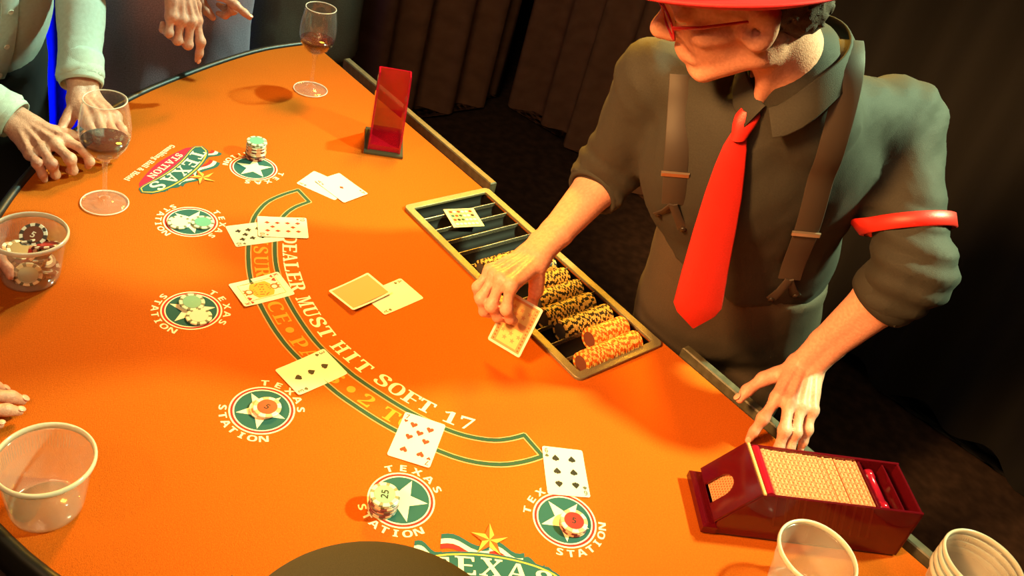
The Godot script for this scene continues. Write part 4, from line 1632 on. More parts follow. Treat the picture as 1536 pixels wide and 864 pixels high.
func dealer() -> void:
	var o := thing("person", "dealer in red hat, red tie, black shirt and suspenders leaning over the table", "person")
	var hip := V(0.318, 0.02, -0.178)
	var neck := V(0.388, 0.565, 0.105)
	var lsh := V(0.459, 0.513, -0.128)
	var rsh := V(0.184, 0.478, 0.122)
	var lel := V(0.607, 0.344, -0.063)
	var rel := V(0.117, 0.251, 0.077)
	var side := (lsh - rsh).normalized()
	var up := (neck - hip).normalized()
	var fr := side.cross(up).normalized()
	side = up.cross(fr)
	var ax := Basis(side, up, fr)
	# skin: head, neck, arms and hands
	var sk := skin_arrays()
	var U := Vector3(-0.157, 0.85, 0.503).normalized()
	var Fd := Vector3(-0.69, -0.46, 0.555)
	Fd = (Fd - U * Fd.dot(U)).normalized()
	var R := Fd.cross(U)
	var hc := V(0.337, 0.700, 0.246)
	var H := head_field(hc, R, U, Fd, 0.0034, 1.03)
	H.skin(sk)
	var jl := hand_joints(false, V(0.535, 0.106, -0.041), Vector3(0.410, -0.227, 0.883), Vector3(0.131, 0.973, 0.189), [0.551, 0.335, 0.221, 0.365, 0.465, -0.181, 0.389, 0.5, -0.151, 0.671, 0.244, -0.203, 0.911, 0.436, 0.303, 0.258])
	hand_skin(sk, jl, lel, 0.85, 0.0026)
	var jr := hand_joints(true, V(0.161, 0.167, 0.260), Vector3(0.074, -0.119, 0.990), Vector3(-0.213, 0.975, 0.059), [1.371, 0.632, 0.106, 1.171, 0.878, -0.093, 0.9, 0.9, -0.08, 0.8, 0.9, -0.18, 0.69, 1.706, 0.214, 0.156])
	hand_skin(sk, jr, rel, 0.95, 0.0026)
	inner_body(sk, hip, neck, [lsh, rsh], [[lel, jl.w], [rel, jr.w]])
	mesh_node("body", skin_mesh(sk), M.skin, o)
	nails(o, jl, M.nail, [0, 1, 2, 3, 4])
	nails(o, jr, M.nail, [0, 1, 4])
	eyes(o, func_free(hc, R, U, Fd, 1.03))
	# shirt
	var S := Field.new(Vector3(-0.05, TY - 0.06, -0.36), Vector3(0.76, TY + 0.72, 0.28), 0.0085, 0.010)
	S.ell(hip + up * 0.41 - side * 0.022 + fr * 0.005, ax, Vector3(0.178, 0.20, 0.106))
	S.ell(hip + up * 0.20 - side * 0.012 + fr * 0.01, ax, Vector3(0.158, 0.22, 0.106))
	S.cap(lsh, neck - up * 0.04, 0.060, 0.055)
	S.cap(rsh, neck - up * 0.04, 0.060, 0.055)
	S.cap(neck - up * 0.05, neck + U * 0.045, 0.072, 0.061)
	S.cap(V(0.417, 0.557, 0.103) - U * 0.03, V(0.417, 0.557, 0.103) + U * 0.05, 0.066, 0.059)
	S.cap(lsh, lel, 0.064, 0.056)
	S.cap(rsh, rel, 0.062, 0.052)
	var le := lel.lerp(jl.w, 0.30)
	var re := rel.lerp(jr.w, 0.24)
	S.cap(lel, le + (jl.w - lel) * 0.1, 0.055, 0.050)
	S.cap(rel, re + (jr.w - rel) * 0.1, 0.051, 0.046)
	S.cut(le, (jl.w - lel).normalized(), 0.10)
	S.cut(re, (jr.w - rel).normalized(), 0.09)
	S.cut(hip + up * 0.185, -(up + side * 0.62).normalized(), 0.25)
	S.cut(neck + U * 0.040 + Fd * 0.050, (U * 0.70 + Fd * 0.71).normalized(), 0.060)
	var W := Wob.new()
	W.amp = 0.010
	W.noise.frequency = 6.0
	W.noise.seed = 11
	W.squash = Vector3(1.2, 0.5, 1.2)
	W.ripples = [[lel, (jl.w - lsh).normalized(), 0.035, 0.007, 0.14], [rel, (jr.w - rsh).normalized(), 0.032, 0.007, 0.12], [lsh, (lel - neck).normalized(), 0.045, 0.006, 0.12], [rsh, (rel - neck).normalized(), 0.04, 0.005, 0.11], [hip + up * 0.12 + fr * 0.1, up, 0.05, 0.004, 0.16]]
	var cl := skin_arrays()
	S.skin(cl, W)
	mesh_node("shirt", skin_mesh(cl), M.black_shirt, o)
	# rolled cuffs
	for q in [[le, (jl.w - lel).normalized(), 0.049], [re, (jr.w - rel).normalized(), 0.045]]:
		var g := Geo.new()
		var d: Vector3 = q[1]
		var x := d.cross(Vector3(0.3, 0.9, 0.2)).normalized()
		var prof := [Vector2(q[2] - 0.006, -0.038), Vector2(q[2] + 0.004, -0.040), Vector2(q[2] + 0.0065, -0.032), Vector2(q[2] + 0.0055, -0.008), Vector2(q[2] + 0.002, 0.003), Vector2(q[2] - 0.004, 0.003), Vector2(q[2] - 0.006, -0.004), Vector2(q[2] - 0.006, -0.038)]
		g.lathe(prof, 36, Transform3D(Basis(x, d, x.cross(d)), q[0]))
		geo("rolled_cuff", g, M.black_shirt, o)
	# collar: a folded band round the neck
	var g2 := Geo.new()
	var path := []
	var acr := []
	var nb := neck + U * 0.020 + Vector3(0.010, 0, 0)
	var cf := (Fd * 0.55 + fr * 0.75)
	cf = (cf - U * cf.dot(U)).normalized()
	var cs := U.cross(cf)
	for i in 33:
		var a := lerpf(0.16, TAU - 0.16, i / 32.0)
		var out := cf * cos(a) * 1.08 + cs * sin(a)
		var frontness := pow(maxf(0.0, cos(a)), 3.0)
		path.append(nb + U * (0.040 - 0.046 * frontness) + out * (0.073 + 0.008 * frontness))
		acr.append((U * (0.95 - 0.3 * frontness) - out * (0.30 + 0.25 * frontness)).normalized())
	g2.ribbon(path, acr, [0.042], 0.004)
	geo("collar", g2, M.black_shirt, o)
	# tie: knot, blade
	g2 = Geo.new()
	var tp := [[V(0.372, 0.540, 0.176), 0.030], [V(0.374, 0.523, 0.182), 0.034], [V(0.376, 0.505, 0.184), 0.026], [V(0.377, 0.497, 0.185), 0.022], [V(0.379, 0.478, 0.185), 0.033], [V(0.382, 0.445, 0.182), 0.043], [V(0.386, 0.40, 0.176), 0.053], [V(0.391, 0.33, 0.166), 0.062], [V(0.396, 0.26, 0.155), 0.069], [V(0.401, 0.195, 0.144), 0.075], [V(0.403, 0.178, 0.141), 0.060], [V(0.406, 0.150, 0.137), 0.004]]
	var pp := []
	var ww := []
	for q in tp:
		pp.append(q[0])
		ww.append(q[1])
	var tside := (side + Vector3(0, 0.12, 0)).normalized()
	g2.ribbon(pp.slice(3), [tside], ww.slice(3), 0.005)
	geo("tie", g2, M.red_silk, o)
	g2 = Geo.new()
	var rings := []
	for i in 5:
		var r := PackedVector3Array()
		var c: Vector3 = tp[0][0].lerp(tp[3][0], i / 4.0) + fr * 0.006
		var hw: float = [0.013, 0.0175, 0.0165, 0.0135, 0.011][i]
		for j in 16:
			var a := TAU * j / 16.0
			r.append(c + tside * cos(a) * hw + fr * sin(a) * hw * 0.62)
		rings.append(r)
	g2.loft(rings)
	geo("tie_knot", g2, M.red_silk, o)
	# suspenders with clips
	var lp := [hip + up * 0.615 + side * 0.055 - fr * 0.075, hip + up * 0.612 + side * 0.053 - fr * 0.03]
	var rp := []
	for i in 6:
		lp.append(hip + up * lerpf(0.60, 0.275, i / 5.0) + side * lerpf(0.050, 0.052, i / 5.0) + fr * 0.06)
		rp.append(hip + up * lerpf(0.60, 0.43, i / 5.0) - side * lerpf(0.155, 0.148, i / 5.0) + fr * 0.06)
	var ls := strap(o, "suspender", S, lp, side, 0.036, -fr, M.strap, 0.0025, up)
	var rs := strap(o, "suspender", S, rp, side, 0.036, -fr, M.strap)
	for s in [ls, rs]:
		var i: int = 38 if s == ls else 25
		var d: Vector3 = (s[i + 1] - s[i - 1]).normalized()
		var xf := Transform3D(Basis(side, fr, side.cross(fr)), s[i] + fr * 0.001)
		g2 = Geo.new()
		g2.box(Vector3(0.042, 0.004, 0.010), xf, 0.001)
		geo("buckle", g2, M.steel, o)
		var e: Vector3 = s[-1]
		for k in [-1.0, 1.0]:
			g2 = Geo.new()
			var tgt: Vector3 = S.drop(e - up * 0.055 + side * 0.02 * k + fr * 0.1, -fr, 0.004)
			g2.ribbon([e + fr * 0.002, e.lerp(tgt, 0.5) + fr * 0.003, tgt], [side], [0.014, 0.014, 0.018], 0.003)
			geo("leather_tab", g2, M.strap, o)
			g2 = Geo.new()
			g2.lathe([Vector2(0, 0.003), Vector2(0.005, 0.0025), Vector2(0.006, 0), Vector2(0, 0)], 12, Transform3D(Basis(side, fr, side.cross(fr)), tgt + fr * 0.001))
			geo("button", g2, M.leather, o)
	# sleeve garter: red band round the left upper arm
	var ga := lsh.lerp(lel, 0.70)
	var gd := (lel - lsh).normalized()
	var gx := gd.cross(fr).normalized()
	g2 = Geo.new()
	var gr := []
	for q in [Vector2(-0.0115, 0.0), Vector2(-0.010, 0.0025), Vector2(0.010, 0.0025), Vector2(0.0115, 0.0)]:
		var r := PackedVector3Array()
		for j in 40:
			var a := TAU * j / 40.0
			var out := gx * cos(a) + gx.cross(gd) * sin(a)
			var p := S.drop(ga + gd * q.x + out * 0.085, -out, 0.0055 + q.y, 0.06)
			r.append(p)
		gr.append(r)
	g2.loft(gr, true, false, false)
	geo("sleeve_garter", g2, M.red_silk, o)
	# hair at the back and sides, below the hat
	var hr := Field.new(hc - Vector3.ONE * 0.16, hc + Vector3.ONE * 0.16, 0.0045, 0.005)
	hr.ell(hc + U * 0.028 - Fd * 0.018, Basis(R, U, Fd), Vector3(0.0805, 0.092, 0.099))
	hr.ell(hc - U * 0.022 - Fd * 0.062, Basis(R, U, Fd), Vector3(0.062, 0.05, 0.046))
	hr.cut(hc - U * 0.004 - Fd * 0.008, (Fd * 0.93 - U * 0.37).normalized(), 0.3)
	for s in [-1.0, 1.0]:
		hr.hollow(hc + R * 0.082 * s - U * 0.014 - Fd * 0.006, 0.026)
	var ha := skin_arrays()
	var HW := Wob.new()
	HW.amp = 0.007
	HW.noise.frequency = 75.0
	hr.skin(ha, HW)
	mesh_node("hair", skin_mesh(ha), M.hair, o)
	# hat: its own tilt
	var cam := V(0.91921, 0.99592, 1.25218)
	var hf := Vector3(-0.66, -0.24, 0.71).normalized()
	var hu := (Vector3(-0.14, 0.97, 0.18)).normalized()
	hu = (hu - hf * hu.dot(hf)).normalized()
	var hx := hf.cross(hu)
	var ht := Transform3D(Basis(hx, hu, hf), hc + U * 0.020 + Fd * 0.016)
	g2 = Geo.new()
	var brim := []
	for q in [[0.082, 0.0], [0.105, -0.001], [0.132, 0.002], [0.150, 0.009], [0.1525, 0.012], [0.149, 0.0135], [0.131, 0.006], [0.105, 0.0035], [0.082, 0.005]]:
		var r := PackedVector3Array()
		for j in 56:
			var a := TAU * j / 56.0
			var sidew := absf(cos(a))
			r.append(ht * Vector3(cos(a) * q[0] * 0.95, q[1] * (0.35 + 0.9 * sidew) - 0.006 * pow(maxf(0.0, sin(a)), 2), sin(a) * q[0] * 1.07))
		brim.append(r)
	g2.loft(brim, true, false, false)
	geo("hat_brim", g2, M.red_felt, o)
	g2 = Geo.new()
	var crown := []
	for q in [[0.084, 0.0], [0.086, 0.012], [0.085, 0.04], [0.083, 0.085], [0.078, 0.115], [0.064, 0.128], [0.03, 0.122], [0.004, 0.116]]:
		var r := PackedVector3Array()
		for j in 56:
			var a := TAU * j / 56.0
			var dent: float = 0.0 if q[1] < 0.09 else 0.010 * exp(-pow(cos(a) * 3.0, 2)) * (q[1] - 0.09) / 0.035
			r.append(ht * Vector3(cos(a) * q[0] * (0.96 if q[1] < 0.09 else 0.9), q[1] - dent, sin(a) * q[0] * 1.12))
		crown.append(r)
	g2.loft(crown, true, false, true)
	geo("hat_crown", g2, M.red_felt, o)
	g2 = Geo.new()
	var hb := []
	for q in [[0.0855, 0.003], [0.0885, 0.005], [0.0880, 0.028], [0.0855, 0.030]]:
		var r := PackedVector3Array()
		for j in 56:
			var a := TAU * j / 56.0
			r.append(ht * Vector3(cos(a) * q[0] * 0.96, q[1], sin(a) * q[0] * 1.12))
		hb.append(r)
	g2.loft(hb, true, false, false)
	geo("hat_band", g2, M.red_silk, o)
	# glasses: rims, bridge, temples, panes
	var at := func_free(hc, R, U, Fd, 1.03)
	for s in [-1.0, 1.0]:
		var loop := []
		for i in 24:
			var a := TAU * i / 24.0
			var cx := signf(cos(a)) * pow(absf(cos(a)), 0.6) * 0.025
			var cy := signf(sin(a)) * pow(absf(sin(a)), 0.6) * 0.0165
			loop.append(at * Vector3(0.033 * s + cx, -0.008 + cy, 0.101 - absf(0.033 * s + cx) * 0.22))
		g2 = Geo.new()
		g2.tube(loop, [0.0017], 8, true)
		geo("glasses_rim", g2, M.red_frame, o)
		g2 = Geo.new()
		var midp := Vector3.ZERO
		for p in loop:
			midp += p / 24.0
		for i in 24:
			g2.tri(midp, loop[i], loop[(i + 1) % 24])
		geo("lens", g2, M.lens, o)
		g2 = Geo.new()
		g2.ribbon([at * Vector3(0.058 * s, -0.001, 0.088), at * Vector3(0.070 * s, 0.001, 0.055), at * Vector3(0.077 * s, 0.004, 0.01), at * Vector3(0.080 * s, 0.004, -0.012)], [U], [0.006, 0.005, 0.004, 0.004], 0.002)
		geo("temple_arm", g2, M.red_frame, o)
	g2 = Geo.new()
	g2.tube([at * Vector3(-0.009, -0.003, 0.099), at * Vector3(0, 0.001, 0.103), at * Vector3(0.009, -0.003, 0.099)], [0.0016], 8)
	geo("bridge", g2, M.red_frame, o)
	# trousers, waistband, legs behind the table
	var T := Field.new(Vector3(0.12, 0.03, -0.5), Vector3(0.72, TY + 0.42, 0.10), 0.011, 0.012)
	T.ell(hip + up * 0.01 - side * 0.01, ax, Vector3(0.172, 0.13, 0.112))
	T.cap(hip + up * 0.06 - side * 0.09 + fr * 0.02, hip + up * 0.34 - side * 0.080 + fr * 0.004, 0.090, 0.078)
	T.cap(hip + up * 0.02 + side * 0.05 + fr * 0.02, hip + up * 0.22 + side * 0.055 + fr * 0.012, 0.096, 0.094)
	T.cap(hip + up * 0.02 - side * 0.02 + fr * 0.02, hip + up * 0.26 - side * 0.015 + fr * 0.014, 0.10, 0.1)
	var ff := Vector3(fr.x, 0, fr.z).normalized()
	for s in [1.0, -1.0]:
		var h: Vector3 = hip + side * 0.085 * s - Vector3(0, 0.06, 0)
		var foot: Vector3 = Vector3(h.x, 0.09, h.z) + side * 0.05 * s - ff * 0.04
		var knee: Vector3 = h.lerp(foot, 0.5)
		T.cap(h, knee, 0.092, 0.066)
		T.cap(knee, foot, 0.066, 0.052)
		var g := Geo.new()
		var sole := PackedVector2Array()
		for i in 20:
			var a := TAU * i / 20.0
			sole.append(Vector2(cos(a) * (0.046 if sin(a) > 0 else 0.038), sin(a) * 0.135))
		g.prism(sole, 0.0, 0.075, Transform3D(Basis(Vector3.UP.cross(ff), Vector3.UP, ff), Vector3(foot.x, 0, foot.z) + ff * 0.06), 0.016, 1)
		geo("shoe", g, M.leather, o)
	T.cut(hip + up * 0.238, (up + side * 0.62).normalized(), 0.4)
	var tr := skin_arrays()
	var TW := Wob.new()
	TW.amp = 0.006
	TW.noise.frequency = 7.0
	TW.squash = Vector3(1, 0.5, 1)
	T.skin(tr, TW)
	mesh_node("trousers", skin_mesh(tr), M.trousers, o)

func people() -> void:
	M.skin = grain(mat(228, 162, 138, 0.5), noise_tex(0.06, Color(0.86, 0.80, 0.78), Color.WHITE, 256, 4, 21), 9.0, bump_tex(0.16, 3.0, 256, 22), 0.35)
	M.skin_pale = grain(mat(218, 164, 138, 0.5), noise_tex(0.06, Color(0.86, 0.78, 0.76), Color.WHITE, 256, 4, 23), 9.0, bump_tex(0.16, 3.0, 256, 24), 0.35)
	M.nail = mat(216, 158, 134, 0.35)
	M.eye = mat(225, 215, 205, 0.2)
	M.iris = mat(60, 42, 30, 0.2)
	M.hair = grain(mat(92, 58, 38, 0.7), noise_tex(0.2, Color(0.5, 0.5, 0.5), Color.WHITE, 256, 2, 25), 12.0, bump_tex(0.3, 6.0, 256, 26), 0.8)
	var weave := bump_tex(0.35, 3.0, 256, 27)
	M.black_shirt = grain(mat(50, 46, 38, 0.8), noise_tex(0.1, Color(0.75, 0.75, 0.75), Color.WHITE, 256, 3, 28), 10.0, weave, 0.4)
	M.trousers = grain(mat(82, 68, 54, 0.8), noise_tex(0.1, Color(0.75, 0.75, 0.75), Color.WHITE, 256, 3, 29), 10.0, weave, 0.5)
	M.white_shirt = grain(mat(196, 208, 196, 0.8), noise_tex(0.05, Color(0.9, 0.9, 0.88), Color.WHITE, 256, 3, 30), 8.0, weave, 0.35)
	M.suit = grain(mat(176, 152, 168, 0.85), noise_tex(0.12, Color(0.7, 0.7, 0.7), Color.WHITE, 256, 3, 31), 8.0, weave, 0.5)
	M.suit2 = grain(mat(128, 122, 104, 0.85), noise_tex(0.12, Color(0.7, 0.7, 0.7), Color.WHITE, 256, 3, 32), 8.0, weave, 0.5)
	M.dark = mat(30, 27, 26, 0.85)
	M.red_silk = grain(mat(206, 38, 30, 0.45), noise_tex(0.12, Color(0.86, 0.86, 0.86), Color.WHITE, 256, 3, 33), 10.0, weave, 0.3)
	M.red_felt = grain(mat(226, 36, 48, 0.7), noise_tex(0.12, Color(0.8, 0.8, 0.8), Color.WHITE, 256, 3, 34), 14.0, weave, 0.6)
	M.red_frame = mat(176, 24, 34, 0.25)
	M.lens = clear(235, 230, 225, 0.06)
	M.strap = grain(mat(62, 50, 42, 0.6), noise_tex(0.3, Color(0.8, 0.8, 0.8), Color.WHITE, 256, 2, 35), 20.0, weave, 0.4)
	M.steel = mat(170, 150, 130, 0.3, 0.8)
	M.leather = mat(36, 26, 20, 0.4)
	M.olive = grain(mat(76, 76, 60, 0.9), noise_tex(0.16, Color(0.8, 0.8, 0.8), Color.WHITE, 256, 3, 36), 16.0, weave, 0.7)
	dealer()
	players()

func players() -> void:
	# white shirt, both hands on the felt
	var wr := hand_joints(true, V(-0.658, 0.045, 0.772), Vector3(0.984, 0.127, -0.126), Vector3(-0.08, 0.96, 0.25).normalized(), [0.363, 1.115, 0.328, 0.399, 1.432, 0.018, 0.361, 1.48, -0.185, 0.187, 0.887, -0.173, 0.7, 0.3, -0.1, 0.1])
	var wl := hand_joints(false, V(-0.695, 0.072, 0.658), Vector3(1.0, 0.024, -0.02), Vector3(-0.03, 0.998, -0.04), [0.419, 0.823, -0.117, 0.364, 0.829, 0.076, 0.354, 0.822, 0.089, 0.531, 0.832, -0.015, 0.7, 0.3, -0.1, 0.1])
	var w := person("man in a white shirt resting both hands on the table's left edge", V(-1.055, 0.02, 0.762), V(-0.945, 0.56, 0.715), Vector3(0.98, 0, -0.2), [[V(-0.915, 0.25, 0.575), wl, false], [V(-0.83, 0.13, 0.915), wr, true]], M.white_shirt, M.dark, M.skin_pale, Vector3(0.9, -0.2, -0.3), 0.010, 0.90, 0.130, 0.008)
	# placket, buttons, cuffs
	var o: Node3D = w.node
	var ax: Basis = w.ax
	var F: Field = w.shirt
	var pl := []
	for i in 13:
		pl.append(V(-1.055, 0.02, 0.762).lerp(V(-0.945, 0.56, 0.715), i / 13.0) + ax.z * 0.02)
	var on := strap(o, "placket", F, pl, ax.x, 0.034, -ax.z, M.white_shirt, 0.003)
	for i in range(4, on.size(), 15):
		var g := Geo.new()
		g.lathe([Vector2(0, 0.0022), Vector2(0.003, 0.0016), Vector2(0.0052, 0.0028), Vector2(0.0062, 0.001), Vector2(0.0055, 0), Vector2(0, 0)], 16, Transform3D(Basis(ax.x, ax.z, ax.x.cross(ax.z)), on[i] + ax.z * 0.003))
		geo("button", g, M.lip, o)
	for q in [[V(-0.915, 0.25, 0.575), wl], [V(-0.83, 0.13, 0.915), wr]]:
		var d: Vector3 = (q[1].w - q[0]).normalized()
		var end: Vector3 = q[0].lerp(q[1].w, 0.93)
		var x := d.cross(Vector3.UP).normalized()
		var g := Geo.new()
		g.lathe([Vector2(0.031, -0.062), Vector2(0.0385, -0.064), Vector2(0.041, -0.055), Vector2(0.0395, -0.005), Vector2(0.037, 0.001), Vector2(0.035, 0.0), Vector2(0.034, -0.05), Vector2(0.031, -0.062)], 32, Transform3D(Basis(x, d, x.cross(d)), end))
		geo("cuff", g, M.white_shirt, o)
	# dark suit, pointing down at the felt with one hand
	var pr := hand_joints(true, V(-0.792, 0.262, 0.431), Vector3(0.528, -0.849, -0.014), Vector3(0.789, 0.544, -0.287).normalized(), [0.139, 0.368, 0.043, 0.444, 1.7, -0.085, 0.498, 1.7, -0.086, 0.393, 1.7, -0.179, 0.75, 0.35, 0.5, 0.4])
	var pf := Vector3(0.79, -0.23, -0.47).normalized()
	var pn := Vector3(0.22, 0.97, 0.0)
	pn = (pn - pf * pn.dot(pf)).normalized()
	var p2 := hand_joints(false, V(-0.965, 0.208, 0.318), pf, pn, [0.05, 0.1, 0.02, 0.9, 1.2, -0.05, 1.0, 1.3, -0.08, 1.0, 1.3, -0.16, 0.6, 0.4, 0.2, 0.3])
	var s := person("person in a dark suit pointing down at the felt with one finger", V(-1.15, 0.0, 0.28), V(-1.12, 0.56, 0.27), Vector3(0.97, 0, 0.15), [[V(-1.16, 0.25, 0.10), p2, false], [V(-0.96, 0.47, 0.47), pr, true]], M.suit, M.suit, M.skin_pale, Vector3(0.9, -0.3, 0.2), 0.012, 0.80, 0.130, 0.010, 0.20, 1.22)
	nails(s.node, pr, M.nail, [0])
	nails(s.node, p2, M.nail, [0])
	# a grey jacket at the far corner
	var ga := hand_joints(true, V(-1.50, 0.0, -0.12), Vector3(-0.1, -0.9, -0.4).normalized(), Vector3(-0.95, 0.1, 0.0).normalized(), [0.3, 0.3, 0.1, 0.3, 0.4, 0.0, 0.3, 0.4, -0.1, 0.3, 0.4, -0.2, 0.6, 0.3, 0.1, 0.1])
	var gb := hand_joints(false, V(-1.52, 0.02, -0.28), Vector3(-0.1, -0.9, 0.4).normalized(), Vector3(-0.95, 0.1, 0.0).normalized(), [0.3, 0.3, 0.1, 0.3, 0.4, 0.0, 0.3, 0.4, -0.1, 0.3, 0.4, -0.2, 0.6, 0.3, 0.1, 0.1])
	person("person in a greenish grey jacket standing at the table's far corner", V(-1.32, 0.0, -0.19), V(-1.30, 0.56, -0.19), Vector3(0.95, 0, 0.25), [[V(-1.47, 0.17, -0.46), gb, false, 0.005], [V(-1.45, 0.16, 0.06), ga, true, 0.005]], M.suit2, M.suit2, M.skin_pale, Vector3(0.9, -0.2, 0.3), 0.014, 0.9, 0.12, 0.012, 0.20)
	# hands at the near left edge
	var el := hand_joints(true, V(-0.05, 0.028, 1.159), Vector3(0.122, 0.117, -0.986), Vector3(0.10, 0.985, 0.13).normalized(), [0.333, 0.397, 0.096, 0.211, 0.386, -0.085, 0.148, 0.283, -0.108, 0.161, 0.117, -0.098, 0.7, 0.3, -0.1, 0.1])
	var ell := hand_joints(false, V(-0.29, 0.075, 1.27), Vector3(0.5, -0.2, -0.84).normalized(), Vector3(0.1, 0.97, -0.17).normalized(), [0.3, 0.5, 0.1, 0.3, 0.5, 0.0, 0.3, 0.5, -0.1, 0.3, 0.5, -0.2, 0.6, 0.3, 0.1, 0.1])
	var e := person("player at the near left rim with fingertips resting on the felt", V(-0.28, -0.12, 1.66), V(-0.26, 0.42, 1.62), Vector3(0.2, 0, -1), [[V(-0.42, 0.12, 1.47), ell, false, 0.005], [V(-0.04, 0.10, 1.41), el, true]], M.dark, M.dark, M.skin_pale, Vector3(0.2, -0.3, -1), 0.014)
	nails(e.node, el, M.nail, [0, 1, 2, 3])
	# hand on the cup of chips
	var cr := hand_joints(true, V(-0.329, 0.055, 1.036), Vector3(0.10, -0.05, -0.99).normalized(), Vector3(-0.75, 0.65, -0.1).normalized(), [0.35, 0.55, 0.08, 0.40, 0.6, 0.0, 0.45, 0.6, -0.06, 0.5, 0.6, -0.12, 0.35, 0.15, 0.15, 0.2])
	var cl2 := hand_joints(false, V(-0.62, 0.02, 1.12), Vector3(0.2, -0.6, -0.7).normalized(), Vector3(-0.2, 0.75, -0.6).normalized(), [0.3, 0.5, 0.1, 0.3, 0.5, 0.0, 0.3, 0.5, -0.1, 0.3, 0.5, -0.2, 0.6, 0.3, 0.1, 0.1])
	var c := person("player at the left rim holding the plastic cup of chips", V(-0.74, -0.10, 1.36), V(-0.68, 0.45, 1.33), Vector3(0.6, 0, -0.8), [[V(-0.80, 0.12, 1.24), cl2, false, 0.005], [V(-0.42, 0.10, 1.27), cr, true]], M.dark, M.dark, M.skin_pale, Vector3(0.6, -0.3, -0.8), 0.014)
	nails(c.node, cr, M.nail, [4])
	# olive cap of a player right below the camera
	cap_player()

func cap_player() -> void:
	var hc := V(0.680, 0.335, 0.996)
	var o := thing("person", "player in an olive brown cap, only the cap's top in view", "person")
	var U := Vector3(0.02, 0.98, -0.18).normalized()
	var Fd := Vector3(-0.72, -0.02, 0.55)
	Fd = (Fd - U * Fd.dot(U)).normalized()
	var R := Fd.cross(U)
	var sk := skin_arrays()
	head_field(hc, R, U, Fd, 0.005).skin(sk)
	mesh_node("body", skin_mesh(sk), M.skin_pale, o)
	eyes(o, func_free(hc, R, U, Fd, 1.0))
	var at := func_free(hc + U * 0.045, R, U, Fd, 1.0)
	var K := Field.new(hc - Vector3.ONE * 0.23, hc + Vector3.ONE * 0.24, 0.005, 0.006)
	K.ell(at * Vector3(0, 0.005, -0.012), Basis(R, U, Fd), Vector3(0.098, 0.088, 0.112))
	K.cut(at * Vector3(0, -0.012, 0), -U, 0.3)
	var bb := [at * Vector3(0, -0.014, 0.07), at * Vector3(0, -0.024, 0.118)]
	K.ell(bb[0].lerp(bb[1], 0.5), Basis(R, U, Fd), Vector3(0.078, 0.012, 0.068))
	var ka := skin_arrays()
	K.skin(ka)
	mesh_node("cap", skin_mesh(ka), M.olive, o)
	# shoulders and back under the frame
	var hip := V(0.86, -0.30, 1.36)
	var neck := hc - U * 0.175 - Fd * 0.02
	var ax := trunk_axes(hip, neck, Vector3(-0.5, 0, -0.8))
	var S := Field.new(hip.min(neck) - Vector3.ONE * 0.3, hip.max(neck) + Vector3.ONE * 0.28, 0.014, 0.012)
	var L := hip.distance_to(neck)
	S.ell(hip + ax.y * L * 0.66, ax, Vector3(0.175, L * 0.34, 0.11))
	S.ell(hip + ax.y * L * 0.2, ax, Vector3(0.165, L * 0.4, 0.125))
	for s in [1.0, -1.0]:
		var sh: Vector3 = neck - ax.y * 0.07 + ax.x * 0.17 * s
		S.cap(neck - ax.y * 0.05, sh, 0.06, 0.06)
		S.cap(sh, sh - Vector3(0, 0.26, 0) + ax.x * 0.05 * s, 0.058, 0.05)
	var sa := skin_arrays()
	var W := Wob.new()
	W.amp = 0.008
	W.noise.frequency = 6.0
	S.skin(sa, W)
	mesh_node("shirt", skin_mesh(sa), M.dark, o)
	var T := Field.new(Vector3(hip.x - 0.3, 0.03, hip.z - 0.3), Vector3(hip.x + 0.3, hip.y + 0.1, hip.z + 0.3), 0.016, 0.012)
	for s in [1.0, -1.0]:
		T.cap(hip + ax.x * 0.085 * s, Vector3(hip.x, 0.09, hip.z) + ax.x * 0.11 * s, 0.09, 0.05)
	var ta := skin_arrays()
	T.skin(ta)
	mesh_node("trousers", skin_mesh(ta), M.dark, o)

# ------------------------------------------------------------------ colours of print and chips (linear)
var C := {}
func palette() -> void:
	C = {"cream": lin(236, 226, 190), "red": lin(196, 48, 40), "green": lin(44, 88, 82), "peach": lin(226, 150, 95), "line": lin(50, 78, 54), "gold": lin(228, 138, 44),
		"pink": lin(196, 42, 62), "gold2": lin(222, 164, 70), "bronze": lin(176, 84, 30), "card": lin(222, 217, 192), "card2": lin(204, 122, 84), "card3": lin(220, 150, 106), "red2": lin(176, 58, 36), "ink": lin(48, 46, 34), "ink2": lin(92, 88, 62),
		"back": lin(208, 146, 92), "back2": lin(222, 190, 116), "back3": lin(168, 92, 50), "court": lin(214, 160, 58), "court2": lin(150, 96, 34), "khaki": lin(190, 170, 110),
		"cblack": lin(34, 31, 24), "cdark": lin(44, 48, 32), "cyel": lin(214, 178, 92), "cyel2": lin(236, 196, 120), "cgrey": lin(74, 66, 58), "corange": lin(206, 96, 26), "cbrown": lin(112, 62, 44),
		"cwhite": lin(226, 222, 200), "cteal": lin(92, 158, 136), "cpale": lin(190, 208, 184), "cred": lin(170, 44, 40), "cpeach": lin(222, 160, 122), "csilver": lin(104, 88, 74), "cmaroon": lin(110, 40, 40), "colive": lin(104, 110, 88)}

